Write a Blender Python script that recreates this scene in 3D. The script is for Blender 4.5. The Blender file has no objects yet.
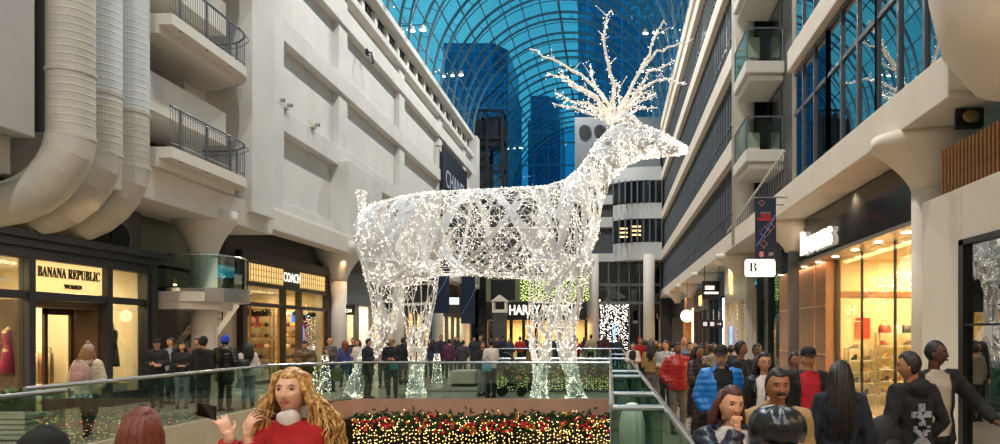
import bpy, math, random
import numpy as np
from mathutils import Vector, Matrix, Euler
PI = math.pi
R = math.radians
S = bpy.context.scene
COL = S.collection

# ---------------------------------------------------------------- camera, world, exposure
F_PX, CX, CY = 720.0, 610.0, 333.0
CAM = Vector((0, 0, 1.9)); YAW = 0.0; PITCH = 0.0
cd = bpy.data.cameras.new('camera'); cam = bpy.data.objects.new('camera', cd); COL.objects.link(cam)
cd.sensor_width = 36; cd.lens = F_PX * 36 / 1000; cd.shift_x = -(CX - 500) / 1000; cd.shift_y = (CY - 222) / 1000; cd.clip_end = 600; cd.clip_start = .05
cam.location = CAM; cam.rotation_euler = (PI / 2 + PITCH, 0, YAW)
S.camera = cam
S.view_settings.view_transform = 'Standard'; S.view_settings.look = 'None'
S.view_settings.exposure = 0.0; S.view_settings.gamma = 1; S.view_settings.use_curve_mapping = False
try: S.cycles.transparent_max_bounces = 20
except Exception: pass

def lin(c):
    if isinstance(c, str):
        c = [int(c[i:i + 2], 16) / 255 for i in (0, 2, 4)]
        c = [x / 12.92 if x <= .04045 else ((x + .055) / 1.055) ** 2.4 for x in c]
    return (c[0], c[1], c[2], 1)

W = bpy.data.worlds.new('dusk_sky'); S.world = W; W.use_nodes = True
nt = W.node_tree; bg = nt.nodes['Background']
tc = nt.nodes.new('ShaderNodeTexCoord'); nz = nt.nodes.new('ShaderNodeTexNoise'); nz.inputs['Scale'].default_value = 2.2
cr = nt.nodes.new('ShaderNodeValToRGB')
cr.color_ramp.elements[0].position = .35; cr.color_ramp.elements[0].color = lin('1b93bd')
cr.color_ramp.elements[1].position = .7; cr.color_ramp.elements[1].color = lin('66cfe6')
nt.links.new(tc.outputs['Generated'], nz.inputs['Vector']); nt.links.new(nz.outputs['Fac'], cr.inputs[0])
nt.links.new(cr.outputs[0], bg.inputs[0]); bg.inputs[1].default_value = 1.1

def lamp(kind, name, loc, power, color, size=.2, rot=(0, 0, 0), **kw):
    l = bpy.data.lights.new(name, kind); o = bpy.data.objects.new(name, l); COL.objects.link(o)
    o.location = loc; o.rotation_euler = rot; l.energy = power; l.color = lin(color)[:3]
    if kind == 'AREA':
        l.shape = 'RECTANGLE'; l.size = size; l.size_y = kw.get('size_y', size)
    else: l.shadow_soft_size = size
    if kind == 'SPOT': l.spot_size = kw.get('angle', R(120)); l.spot_blend = .7
    return o

# cool-white floods of the roof and added warm fill lamps along the galleria
for y in (-18, -4, 14, 30, 46, 62):
    lamp('SPOT', 'roof_flood', (-4, y, 27.2), 8800, 'fff8f0', .35, (0, 0, 0), angle=R(160))
for y in (-12, -4, 4, 16, 24, 33, 43, 54):           # warm fill lamps added under the two galleries to brighten the mall
    lamp('SPOT', 'gallery_warm_fill', (5.3, y, 5.05), 230, 'ffd2a0', .12, (0, 0, 0), angle=R(150))
    lamp('SPOT', 'gallery_warm_fill', (-12.2 if y > 24 else -10.4, y, 5.25), 260, 'ffd2a0', .12, (0, 0, 0), angle=R(150))

for x, y, z, e in ((-9, -1, 8, 420), (-2, -3.5, 8, 330), (3.2, -1.0, 7.0, 420)):   # unseen warm fill added behind the camera for near figures and walls
    lamp('POINT', 'rear_warm_fill', (x, y, z), e, 'ffd6a8', .15)

# ---------------------------------------------------------------- projection helpers
_F = Vector((-math.sin(YAW) * math.cos(PITCH), math.cos(YAW) * math.cos(PITCH), math.sin(PITCH)))
_R = Vector((math.cos(YAW), math.sin(YAW), 0)); _U = _R.cross(_F)
def ray(px, py): return _F + _R * ((px - CX) / F_PX) - _U * ((py - CY) / F_PX)
def at_Y(px, py, Y): d = ray(px, py); return CAM + d * (Y / d.y)
def at_X(px, py, X): d = ray(px, py); return CAM + d * (X / d.x)
def YofX(px, X, py=333): return at_X(px, py, X).y

# ---------------------------------------------------------------- mesh builder
class MB:
    def __init__(s): s.v = []; s.f = []; s.m = []
    def add(s, vs, fs, m=0):
        b = len(s.v); s.v += [tuple(v) for v in vs]; s.f += [tuple(i + b for i in f) for f in fs]; s.m += [m] * len(fs); return s
    def box(s, x0, x1, y0, y1, z0, z1, m=0):
        v = [(x, y, z) for z in (z0, z1) for y in (y0, y1) for x in (x0, x1)]
        return s.add(v, [(0, 2, 3, 1), (4, 5, 7, 6), (0, 1, 5, 4), (2, 6, 7, 3), (0, 4, 6, 2), (1, 3, 7, 5)], m)
    def bar(s, a, b, w, h, m=0, up=(0, 0, 1)):
        a = Vector(a); b = Vector(b); d = (b - a).normalized(); u = Vector(up)
        if abs(d.dot(u)) > .98: u = Vector((1, 0, 0))
        sx = d.cross(u).normalized() * w / 2; uz = sx.cross(d).normalized() * h / 2
        v = [p + i * sx + j * uz for p in (a, b) for i, j in ((-1, -1), (1, -1), (1, 1), (-1, 1))]
        return s.add(v, [(0, 1, 2, 3), (7, 6, 5, 4), (0, 4, 5, 1), (1, 5, 6, 2), (2, 6, 7, 3), (3, 7, 4, 0)], m)
    def tube(s, pts, r, n=8, m=0, caps=True, round_caps=False):
        pts = [Vector(p) for p in pts]; k = len(pts)
        rs = list(r) if hasattr(r, '__len__') else [r] * k
        if round_caps:
            a = (pts[0] - pts[1]).normalized(); b = (pts[-1] - pts[-2]).normalized()
            r0, r1 = rs[0], rs[-1]
            pts = [pts[0] + a * r0 * .95, pts[0] + a * r0 * .6] + pts + [pts[-1] + b * r1 * .6, pts[-1] + b * r1 * .95]
            rs = [r0 * .3, r0 * .8] + rs + [r1 * .8, r1 * .3]; k += 4
        nrm = None; vs = []
        for i in range(k):
            t = (pts[min(i + 1, k - 1)] - pts[max(i - 1, 0)])
            t = t.normalized() if t.length > 1e-9 else Vector((0, 0, 1))
            if nrm is None:
                nrm = t.cross(Vector((0, 0, 1)) if abs(t.z) < .9 else Vector((1, 0, 0))).normalized()
            else:
                nrm = (nrm - t * nrm.dot(t));
                nrm = nrm.normalized() if nrm.length > 1e-6 else t.orthogonal().normalized()
            bn = t.cross(nrm)
            for j in range(n):
                a = 2 * PI * j / n; vs.append(pts[i] + (nrm * math.cos(a) + bn * math.sin(a)) * rs[i])
        fs = [(i * n + j, i * n + (j + 1) % n, (i + 1) * n + (j + 1) % n, (i + 1) * n + j) for i in range(k - 1) for j in range(n)]
        if caps: fs += [tuple(range(n - 1, -1, -1)), tuple((k - 1) * n + j for j in range(n))]
        return s.add(vs, fs, m)
    def rings(s, rings, m=0, caps=True):           # closed rings of equal length
        n = len(rings[0]); k = len(rings)
        fs = [(i * n + j, i * n + (j + 1) % n, (i + 1) * n + (j + 1) % n, (i + 1) * n + j) for i in range(k - 1) for j in range(n)]
        if caps: fs += [tuple(range(n - 1, -1, -1)), tuple((k - 1) * n + j for j in range(n))]
        return s.add([p for r in rings for p in r], fs, m)
    def etube(s, prof, n=20, m=0):                 # (x,y,z,rx,ry) horizontal elliptical rings
        return s.rings([[(x + rx * math.cos(2 * PI * j / n), y + ry * math.sin(2 * PI * j / n), z) for j in range(n)] for x, y, z, rx, ry in prof], m)
    def lathe(s, prof, c=(0, 0, 0), n=24, m=0):    # (r,z)
        return s.etube([(c[0], c[1], c[2] + z, max(r, 1e-4), max(r, 1e-4)) for r, z in prof], n, m)
    def ell(s, c, r, n=12, m=0, M=None):
        if not hasattr(r, '__len__'): r = (r, r, r)
        k = max(6, n // 2 + 2); vs = []
        for i in range(k):
            t = PI * (i + .02) / (k - 1 + .04)
            for j in range(n):
                a = 2 * PI * j / n
                p = Vector((r[0] * math.sin(t) * math.cos(a), r[1] * math.sin(t) * math.sin(a), -r[2] * math.cos(t)))
                if M: p = M @ p
                vs.append(p + Vector(c))
        fs = [(i * n + j, i * n + (j + 1) % n, (i + 1) * n + (j + 1) % n, (i + 1) * n + j) for i in range(k - 1) for j in range(n)]
        fs += [tuple(range(n - 1, -1, -1)), tuple((k - 1) * n + j for j in range(n))]
        return s.add(vs, fs, m)
    def oct(s, c, r, m=0):
        x, y, z = c
        return s.add([(x + r, y, z), (x - r, y, z), (x, y + r, z), (x, y - r, z), (x, y, z + r), (x, y, z - r)],
                     [(0, 2, 4), (2, 1, 4), (1, 3, 4), (3, 0, 4), (2, 0, 5), (1, 2, 5), (3, 1, 5), (0, 3, 5)], m)
    def prism(s, poly, z0, z1, m=0):               # xy polygon extruded in z
        n = len(poly)
        return s.add([(x, y, z0) for x, y in poly] + [(x, y, z1) for x, y in poly],
                     [tuple(range(n - 1, -1, -1)), tuple(range(n, 2 * n))] + [(i, (i + 1) % n, n + (i + 1) % n, n + i) for i in range(n)], m)
    def xf(s, M):
        s.v = [tuple(M @ Vector(v)) for v in s.v]; return s
    def mesh(s, name, mats=(), smooth=False):
        me = bpy.data.meshes.new(name); me.from_pydata(s.v, [], s.f)
        for mt in mats: me.materials.append(mt)
        if any(s.m): me.polygons.foreach_set('material_index', s.m)
        if smooth: me.polygons.foreach_set('use_smooth', [True] * len(s.f))
        me.update(); return me
    def build(s, name, mats, parent=None, smooth=False, bevel=0):
        if not isinstance(mats, (list, tuple)): mats = [mats]
        me = s.mesh(name, mats, smooth); o = link(name, me, parent)
        if bevel:
            b = o.modifiers.new('b', 'BEVEL'); b.width = bevel; b.segments = 2; b.limit_method = 'ANGLE'
        return o
def link(name, data, parent=None):
    o = bpy.data.objects.new(name, data); COL.objects.link(o)
    if parent: o.parent = parent
    return o
def tag(o, label, cat, group=None, kind=None):
    if label: o['label'] = label
    if cat: o['category'] = cat
    if group: o['group'] = group
    if kind: o['kind'] = kind
    return o
def thing(name, label, cat, loc=(0, 0, 0), rz=0, group=None):
    o = bpy.data.objects.new(name, None); COL.objects.link(o); o.location = loc; o.rotation_euler = (0, 0, rz)
    return tag(o, label, cat, group)
def struct(o): o['kind'] = 'structure'; return o
def dup(root, loc=None, rz=None, label=None, group=None, scale=None):
    def cp(o, parent):
        c = o.copy(); COL.objects.link(c)
        if parent: c.parent = parent
        for ch in [x for x in KIDS.get(o.name, [])]: cp(ch, c)
        return c
    r = cp(root, None)
    if loc is not None: r.location = loc
    if rz is not None: r.rotation_euler = (0, 0, rz)
    if label: r['label'] = label
    if group: r['group'] = group
    if scale: r.scale = (scale,) * 3
    return r
KIDS = {}
def freeze(root):                                   # remember children (cheap lookups for dup)
    def go(o):
        ch = [c for c in bpy.data.objects if c.parent == o]; KIDS[o.name] = ch
        for c in ch: go(c)
    go(root); return root

# ---------------------------------------------------------------- materials
MATS = {}
def mat(name, color, rough=.6, metal=0, var=0.0, scale=4, bump=0, emit=0, spec=.5, ecol=None):
    if name in MATS: return MATS[name]
    m = bpy.data.materials.new(name); m.use_nodes = True; t = m.node_tree; b = t.nodes['Principled BSDF']
    b.inputs['Base Color'].default_value = lin(color); b.inputs['Roughness'].default_value = rough
    b.inputs['Metallic'].default_value = metal; b.inputs['Specular IOR Level'].default_value = spec
    if var or bump:
        tc = t.nodes.new('ShaderNodeTexCoord'); n = t.nodes.new('ShaderNodeTexNoise'); n.inputs['Scale'].default_value = scale
        n.inputs['Detail'].default_value = 5; t.links.new(tc.outputs['Object'], n.inputs['Vector'])
        if var:
            mx = t.nodes.new('ShaderNodeMixRGB'); mx.blend_type = 'MULTIPLY'; mx.inputs[0].default_value = 1
            mx.inputs[1].default_value = lin(color); mr = t.nodes.new('ShaderNodeMapRange')
            mr.inputs[1].default_value = .3; mr.inputs[2].default_value = .7; mr.inputs[3].default_value = 1 - var; mr.inputs[4].default_value = 1 + var * .4
            t.links.new(n.outputs['Fac'], mr.inputs[0]); t.links.new(mr.outputs[0], mx.inputs[2]); t.links.new(mx.outputs[0], b.inputs['Base Color'])
        if bump:
            bp = t.nodes.new('ShaderNodeBump'); bp.inputs['Strength'].default_value = bump; bp.inputs['Distance'].default_value = .02
            t.links.new(n.outputs['Fac'], bp.inputs['Height']); t.links.new(bp.outputs[0], b.inputs['Normal'])
    if emit:
        b.inputs['Emission Color'].default_value = lin(ecol or color); b.inputs['Emission Strength'].default_value = emit
    MATS[name] = m; return m
def no_mis(m):
    try: m.cycles.emission_sampling = 'NONE'
    except Exception: pass
    return m
def glass(name, tint, refl=.12, rough=.0):
    if name in MATS: return MATS[name]
    m = bpy.data.materials.new(name); m.use_nodes = True; t = m.node_tree; t.nodes.clear()
    o = t.nodes.new('ShaderNodeOutputMaterial'); mx = t.nodes.new('ShaderNodeMixShader')
    tr = t.nodes.new('ShaderNodeBsdfTransparent'); tr.inputs[0].default_value = lin(tint)
    g = t.nodes.new('ShaderNodeBsdfGlossy'); g.inputs['Roughness'].default_value = rough; g.inputs[0].default_value = (.95, 1, 1, 1)
    lw = t.nodes.new('ShaderNodeLayerWeight'); lw.inputs[0].default_value = .35
    mr = t.nodes.new('ShaderNodeMapRange'); mr.inputs[3].default_value = refl; mr.inputs[4].default_value = min(1, refl + .22)
    t.links.new(lw.outputs['Fresnel'], mr.inputs[0]); t.links.new(mr.outputs[0], mx.inputs[0])
    t.links.new(tr.outputs[0], mx.inputs[1]); t.links.new(g.outputs[0], mx.inputs[2]); t.links.new(mx.outputs[0], o.inputs[0])
    MATS[name] = m; return m
def objcol(name, rough=.75, var=.25, scale=30, bump=0.0, sheen=0, sss=0):
    if name in MATS: return MATS[name]
    m = bpy.data.materials.new(name); m.use_nodes = True; t = m.node_tree; b = t.nodes['Principled BSDF']
    oi = t.nodes.new('ShaderNodeObjectInfo'); tc = t.nodes.new('ShaderNodeTexCoord'); n = t.nodes.new('ShaderNodeTexNoise')
    n.inputs['Scale'].default_value = scale; t.links.new(tc.outputs['Object'], n.inputs['Vector'])
    mx = t.nodes.new('ShaderNodeMixRGB'); mx.blend_type = 'MULTIPLY'; mx.inputs[0].default_value = 1
    mr = t.nodes.new('ShaderNodeMapRange'); mr.inputs[1].default_value = .3; mr.inputs[2].default_value = .7
    mr.inputs[3].default_value = 1 - var; mr.inputs[4].default_value = 1 + var * .3
    t.links.new(n.outputs['Fac'], mr.inputs[0]); t.links.new(mr.outputs[0], mx.inputs[2]); t.links.new(oi.outputs['Color'], mx.inputs[1])
    t.links.new(mx.outputs[0], b.inputs['Base Color']); b.inputs['Roughness'].default_value = rough
    if bump:
        bp = t.nodes.new('ShaderNodeBump'); bp.inputs['Strength'].default_value = bump; bp.inputs['Distance'].default_value = .01
        t.links.new(n.outputs['Fac'], bp.inputs['Height']); t.links.new(bp.outputs[0], b.inputs['Normal'])
    MATS[name] = m; return m

M_white = mat('white_plaster', 'cfccc6', .7, var=.10, scale=.8)
M_white2 = mat('white_paint', 'd6cfc4', .6, var=.06, scale=2)
M_cream = mat('cream_wall', 'e6d9bd', .7, var=.05)
M_dgrey = mat('charcoal_wall', '3c3b3c', .6, var=.15, scale=2)
M_navy = mat('navy_timber', '24272f', .45, var=.1)
M_black = mat('black_metal', '0d0d0f', .35)
M_steel = mat('brushed_steel', 'b8bcc0', .25, metal=1, var=.1)
M_dsteel = mat('dark_steel', '2b3036', .4, metal=.6)
M_alu = mat('grey_mullion', '6c7075', .4, metal=.5)
M_copper = mat('copper_fascia', 'dcae94', .3, metal=.35, var=.15, scale=1.5)
M_brown = mat('brown_stone', '9a6f52', .35, var=.15, scale=3)
M_wood = mat('slat_wood', 'b07c4c', .55, var=.3, scale=6)
M_duct = mat('duct_metal', 'bfb9ac', .6, metal=.0, var=.16, scale=1.6, bump=.15)
M_glass = glass('clear_glass', 'eef2ee', .03)
M_rail = glass('rail_glass', 'dbe8e2', .06)
M_gtint = glass('green_edge_glass', 'd4e4dc', .06)
M_mirror = glass('dark_window_glass', '5a646c', .30)
M_roofg = glass('roof_glass', 'd4eef6', .03)
M_sign = mat('lit_sign_yellow', 'ffdf9a', .6, emit=.85, ecol='ffd98c')
M_signw = mat('lit_sign_white', 'ffffff', .6, emit=1.5, ecol='fff6e0')
M_letter = mat('sign_letter_black', '14110d', .5)

def text(body, size, loc, rot, m, parent=None, name='lettering', ext=.01, sx=1, align='CENTER', bold=0):
    c = bpy.data.curves.new(name, 'FONT'); c.body = body; c.size = size; c.align_x = align; c.align_y = 'CENTER'; c.extrude = ext
    c.offset = bold; c.resolution_u = 4
    o = bpy.data.objects.new(name, c); COL.objects.link(o)
    bpy.context.view_layer.update()
    me = bpy.data.meshes.new_from_object(o.evaluated_get(bpy.context.evaluated_depsgraph_get()))
    bpy.data.objects.remove(o); bpy.data.curves.remove(c)
    me.materials.clear(); me.materials.append(m)
    o = link(name, me, parent); o.location = loc; o.rotation_euler = rot; o.scale = (sx, 1, 1); return o
def serif(s): return ''.join(chr(0x1D400 + ord(c) - 65) if 'A' <= c <= 'Z' else chr(0x1D41A + ord(c) - 97) if 'a' <= c <= 'z' else c for c in s)
FACE_R = (PI / 2, 0, PI / 2)      # on the left side, facing +X
FACE_L = (PI / 2, 0, -PI / 2)     # on the right side, facing -X
FACE_C = (PI / 2, 0, 0)           # facing the camera
# ================================================================ SETTING: floors
rnd = random.Random(7)
def tile_floor():
    m = bpy.data.materials.new('polished_tile_floor'); m.use_nodes = True; t = m.node_tree; b = t.nodes['Principled BSDF']
    tc = t.nodes.new('ShaderNodeTexCoord'); br = t.nodes.new('ShaderNodeTexBrick'); br.inputs['Scale'].default_value = 1
    br.offset = 0; br.inputs['Brick Width'].default_value = .9; br.inputs['Row Height'].default_value = .9; br.inputs['Mortar Size'].default_value = .006
    br.inputs['Color1'].default_value = lin('a89c8c'); br.inputs['Color2'].default_value = lin('9c9183'); br.inputs['Mortar'].default_value = lin('6b635a')
    t.links.new(tc.outputs['Object'], br.inputs['Vector']); t.links.new(br.outputs[0], b.inputs['Base Color']); b.inputs['Roughness'].default_value = .22
    return m
M_floor = tile_floor()
FB = MB()
FB.prism([(-19, 23.2), (-4.0, 23.2), (-6.0, 38), (-19, 38)], -.5, 0)
for a in ((-19, 10, -8, 4.6), (-19, -7.9, 4.6, 10.6), (-19, -8.7, 10.6, 18.4), (-19, 0, 20.2, 23.2),
          (.62, 12, 4.6, 38), (-19, 12, 38, 80)):
    FB.box(a[0], a[1], a[2], a[3], -.5, 0)
FB.prism([(-19, 18.4), (-8.5, 18.4), (-7.9, 19.2), (-7.2, 20.2), (-19, 20.2)], -.5, 0)
struct(FB.build('floor', M_floor))
struct(MB().box(-19, 12, 4, 80, -6.2, -6).build('floor', mat('lower_floor', '8d8173', .3, var=.1)))
M_fas = mat('cream_fascia', 'd9cbb0', .4, var=.1)
fa = MB(); fa.box(-8.72, -8.62, 10.6, 18.4, -.62, .06); fa.box(-7.98, -7.86, 4.6, 10.6, -.62, .06); fa.box(-7.9, .62, 4.55, 4.65, -.6, .04)
struct(fa.build('trim_1', M_fas))
fa = MB(); fa.bar((-8.66, 18.4, -.2), (-7.2, 20.16, -.2), .08, .45); fa.box(-7.22, 0.02, 20.12, 20.2, -.42, .06)
struct(fa.build('trim_2', M_copper))
fa = MB(); fa.box(-6.4, 0, 23.2, 23.28, -.5, .05); fa.box(-6.4, .62, 37.92, 38, -.5, .05); fa.bar((-3.96, 23.2, -.22), (-5.96, 38, -.22), .08, .54); fa.box(.55, .62, 4.6, 38, -.6, .05)
struct(fa.build('trim_3', mat('grey_fascia', '8f8a84', .35, metal=.4)))
# lower-level walls so the void has sides
lw = MB(); lw.box(-9.4, -9.2, 4, 80, -6, -.5); lw.box(1.2, 1.4, 4, 80, -6, -.5); lw.box(-9.4, 1.4, 44, 44.2, -6, -.5); lw.box(-19, 12, 3.8, 4.0, -6.2, -.5)
struct(lw.build('wall_lower', mat('lower_wall', '6e5f50', .6, var=.3, scale=.7)))

# the mall behind the photographer
bk = MB(); bk.box(-14.5, 10, -30.4, -30, -.5, 30); bk.box(-14.3, -13.2, -30, 6, 0, 20); bk.box(5.6, 6.6, -30, 4.4, 0, 21)
struct(bk.build('wall_front', mat('rear_wall', 'b3aca2', .7, var=.15, scale=.4)))
struct(MB().box(-19, 12, -30, -8, -.5, 0).build('floor', M_floor))
# ---------------------------------------------------------------- left wall (upper)
WX = -13.0
lwm = MB()
lwm.box(WX - .6, WX, 22, 67, 6.0, 18.2)
lwm.box(WX - .6, WX, 22, 67, 19.75, 20.0)
for z in (6.2, 9.8, 13.3, 16.6):                 # ledges
    lwm.box(WX, WX + .42, 24, 67, z - .1, z + .75)
lwm.box(WX, WX + .5, 24, 67, 18.0, 18.35); lwm.box(WX - .1, WX + .5, -4, 67, 19.7, 20.1)
for y in (34.3, 44.0, 54.0, 63.0):
    lwm.box(WX, WX + .3, y - .55, y + .55, 6.9, 18.1)
lwm.box(WX, WX + .9, 33.4, 38.2, 6.0, 9.9); lwm.box(WX, WX + .9, 43.4, 47.5, 6.0, 9.9)
lwm.box(WX, WX + .6, 24.4, 27.4, 6.0, 18.1)
lwm.box(WX, WX + .8, 66, 67.4, 6, 20)
struct(lwm.build('wall_left', M_white, bevel=.02))
# clerestory strip: piers between windows
cl = MB()
for i in range(34): y = -2 + i * 2.1; cl.box(WX - .35, WX + .02, y - .22, y + .22, 18.3, 19.75)
struct(cl.build('trim_4', M_white2))
k = 1
wf = MB(); wf.box(-.05, .05, -.86, .86, 0, .06); wf.box(-.05, .05, -.86, .86, 1.34, 1.4); wf.box(-.05, .05, -.03, .03, 0, 1.4)
wfm = wf.mesh('window_frame', [M_dsteel]); wgm = MB().box(-.02, .02, -.85, .85, .02, 1.38).mesh('pane', [M_mirror])
for i in range(33):
    y = -.95 + i * 2.1
    o = struct(thing('window_%d' % k, None, None, (WX - .2, y, 18.32))); k += 1
    link('window_frame', wfm, o); link('pane', wgm, o)
# near protruding blocks
b = MB(); b.box(-13.6, -11.5, 23.15, 24.7, 5.8, 18.2)
struct(b.build('wall_left', M_white, bevel=.02))
b = MB(); b.box(-13.6, -11.5, 6, 14.4, 5.8, 18.2); b.box(-13.6, -11.9, 6, 14.3, 5.05, 5.8)
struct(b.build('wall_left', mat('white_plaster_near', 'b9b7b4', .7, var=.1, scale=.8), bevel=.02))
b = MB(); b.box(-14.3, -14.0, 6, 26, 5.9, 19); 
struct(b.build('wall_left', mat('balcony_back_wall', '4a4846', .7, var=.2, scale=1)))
# bulkhead above shopfronts, left
b = MB(); b.box(-14.3, -13.3, 14.2, 20.4, 4.1, 6.2); b.box(-14.3, -13.45, 25.2, 67, 4.4, 6.2)
b.box(-14.3, -13.9, 20.4, 25.2, 0, 4.0)
struct(b.build('wall_left', mat('bulkhead_grey', '55524f', .6, var=.15, scale=2)))
struct(MB().box(-14.2, -13.9, 20.4, 25.3, 3.9, 6.2).build('wall_left', mat('green_grey_tile', '75776a', .5, var=.08)))
# slanted soffit & white beam at level two by the balconies
b = MB(); b.box(-13.6, -11.7, 15.2, 25, 5.3, 6.15); b.box(-12.6, -11.9, 24.9, 34.2, 5.55, 6.3)
b.box(-13.4, -12.0, 24.9, 34.2, 6.1, 6.4)
struct(b.build('trim_5', M_white2, bevel=.03))
# round grilles over the shop
for px, r_ in ((84, .42), (100, .5), (119, .62)):
    p = at_X(px, 238, -13.3); g = MB(); g.tube([(-13.34, p.y, p.z), (-13.27, p.y, p.z)], r_ * .75, 28)
    g.tube([(-13.28, p.y, p.z), (-13.25, p.y, p.z)], r_ * .62, 28, 1)
    struct(g.build('trim_6', [M_alu, mat('grille_black', '0e0e10', .7)]))

def haunch(x, y, side, ztop=6.1, r=.38, zc=4.6, w=1.25, name='column', m=None, low=True):
    g = MB()
    if low: g.lathe([(r, 0), (r, zc)], (x, y, 0), 24)
    prof = []
    for i in range(9):
        t = i / 8; rr = r + (w - r) * (t ** 1.6); prof.append((x, y, zc + (ztop - zc) * t * .8, rr, r + (w * .8 - r) * t))
    prof.append((x, y, ztop, w, w * .8)); g.etube(prof, 28)
    o = g.build('trim_7', m or M_white2, smooth=False); 
    for p in o.data.polygons: p.use_smooth = len(p.vertices) == 4
    return struct(o)
haunch(-12.4, 22.0, -1, 5.6, .36, 4.2, .95)
haunch(-12.7, 33.6, -1, 6.1, .4, 4.3, 1.3)
for y in (43, 53, 63): haunch(-12.7, y, -1, 6.1, .4, 4.6, 1.1)

# ---------------------------------------------------------------- three big ducts
for i, (y, lab) in enumerate(((15.0, 'largest-looking white corrugated air duct, nearest of three, elbowing left above the shop'),
                              (16.35, 'middle of three white ducts, with a painted patch line halfway down'),
                              (17.7, 'farthest of three white ducts, beside the round balconies'))):
    t = thing('air_duct', lab, 'duct', (0, 0, 0)); t['group'] = 'big ventilation ducts'
    g = MB(); x0 = (-11.23, -11.58, -11.82)[i]; r_ = .43; zb = 5.95; rr = 1.45
    def duct_run(z, z1):
        pts = []; rad = []
        while z > z1 + .16: pts += [(x0, y, z), (x0, y, z - .012), (x0, y, z - .03), (x0, y, z - .042)]; rad += [r_, r_ + .005, r_ + .005, r_]; z -= .155
        pts.append((x0, y, z1)); rad.append(r_); return MB().tube(pts, rad, 36)
    if i: duct_run(18, 7.0 + .15 * i).build('painted_section', mat('duct_paint', 'c9cccc', .6, var=.08, scale=1.5), t); duct_run(7.0 + .15 * i, zb).build('vertical_duct', M_duct, t)
    else: duct_run(18, zb).build('vertical_duct', M_duct, t)
    e = MB(); ep = []; n = 6
    for j in range(n + 1):
        a = (PI / 2) * j / n * .93
        ep.append((x0 - rr * (1 - math.cos(a)) * 1.0, y - .05 * j, zb - rr * math.sin(a)))
    ep.append((ep[-1][0] - 1.4, ep[-1][1] - .15, ep[-1][2] - .12))
    e.tube(ep, r_ + .015, 36); e.build('elbow', M_duct, t)
    for zz in (7.3, zb - .0, 10.9, 14.5): MB().lathe([(r_, -.05), (r_ + .02, -.04), (r_ + .02, .04), (r_, .05)], (x0, y, zz), 36).build('joint_band', M_duct, t)

# ---------------------------------------------------------------- left balconies
def round_balcony(z, y0, y1, x1, x0, label, metal=True, wavy=False):
    t = thing('balcony', label, 'balcony', (0, 0, 0)); rad = 1.25
    edge = [(x1, y0)] if metal else [(-13.4, 20.65), (-12.4, 20.72), (-11.8, 20.85), (-11.4, 21.15), (-11.22, 21.6)]
    for j in range(10):
        a = (PI / 2) * j / 9; edge.append((x1 - rad * (1 - math.cos(a)), y1 - rad + rad * math.sin(a)))
    edge.append((x0, y1))
    poly = edge + [(x0, y0)]
    g = MB(); n = len(poly); 
    ins = [(x - (.35 if i < n - 2 else 0), y - (.3 if 3 < i < n - 1 else 0)) for i, (x, y) in enumerate(poly)]
    g.prism(poly, z - .28, z); g.prism(ins, z - .5, z - .28)
    g.build('slab', M_white2, t)
    ed = [(x - .06, y - (.06 if i > 4 else 0)) for i, (x, y) in enumerate(edge)]
    # densify
    P = []
    for a, b_ in zip(ed[:-1], ed[1:]):
        L = math.dist(a, b_); m_ = max(1, int(L / .11))
        for q in range(m_): P.append((a[0] + (b_[0] - a[0]) * q / m_, a[1] + (b_[1] - a[1]) * q / m_))
    P.append(ed[-1])
    if metal:
        h = MB(); h.tube([(x, y, z + 1.05) for x, y in P], .028, 8); h.tube([(x + .1, y + .03, z + .93) for x, y in P[3:]], .014, 6); h.build('handrail', M_alu, t)
        h = MB(); h.tube([(x, y, z + .12) for x, y in P], .016, 6); h.build('bottom_rail', M_alu, t)
        posts = 0
        for i, (x, y) in enumerate(P):
            if i % 11 == 4: MB().box(x - .025, x + .025, y - .025, y + .025, z - .3, z + 1.05).build('post', M_alu, t)
        bl = MB()
        for i, (x, y) in enumerate(P):
            if i % 11 != 4: bl.tube([(x, y, z + .12), (x, y, z + 1.04)], .009, 4)
        o = bl.build('baluster', M_alu, t); o['kind'] = 'stuff'
    else:
        h = MB(); h.rings([[(x + a, y, zz) for a, zz in ((0, z + .1), (.012, z + .1), (.012, z + 1.05), (0, z + 1.05))] for x, y in P]); h.build('glass_panel', M_rail, t)
        h = MB(); h.tube([(x, y, z + 1.08) for x, y in P], .03, 8); h.build('handrail', M_steel, t)
        h = MB(); h.rings([[(x + a, y + a * .3, zz) for a, zz in ((.07, z - .28), (.11, z - .28), (.11, z + .12), (.07, z + .12))] for x, y in P]); h.build('steel_fascia', M_steel, t)
    return t
round_balcony(6.65, 18.35, 23.05, -11.15, -13.95, 'lower rounded white balcony with grey metal railing beside the ducts')
round_balcony(10.05, 18.35, 23.05, -11.15, -13.95, 'upper rounded white balcony with grey metal railing beside the ducts')
round_balcony(13.4, 18.35, 23.05, -11.15, -13.95, 'topmost rounded white balcony, cut by the top edge')
round_balcony(3.1, 20.65, 23.3, -11.2, -13.3, 'rounded glass balcony with shiny steel fascia over the walkway', metal=False)
b = MB(); b.box(-13.95, -11.9, 18.6, 22.3, 7.7, 8.7); b.box(-13.95, -11.9, 18.6, 22.3, 11.1, 12.1)
struct(b.build('trim_8', M_white2))
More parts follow.
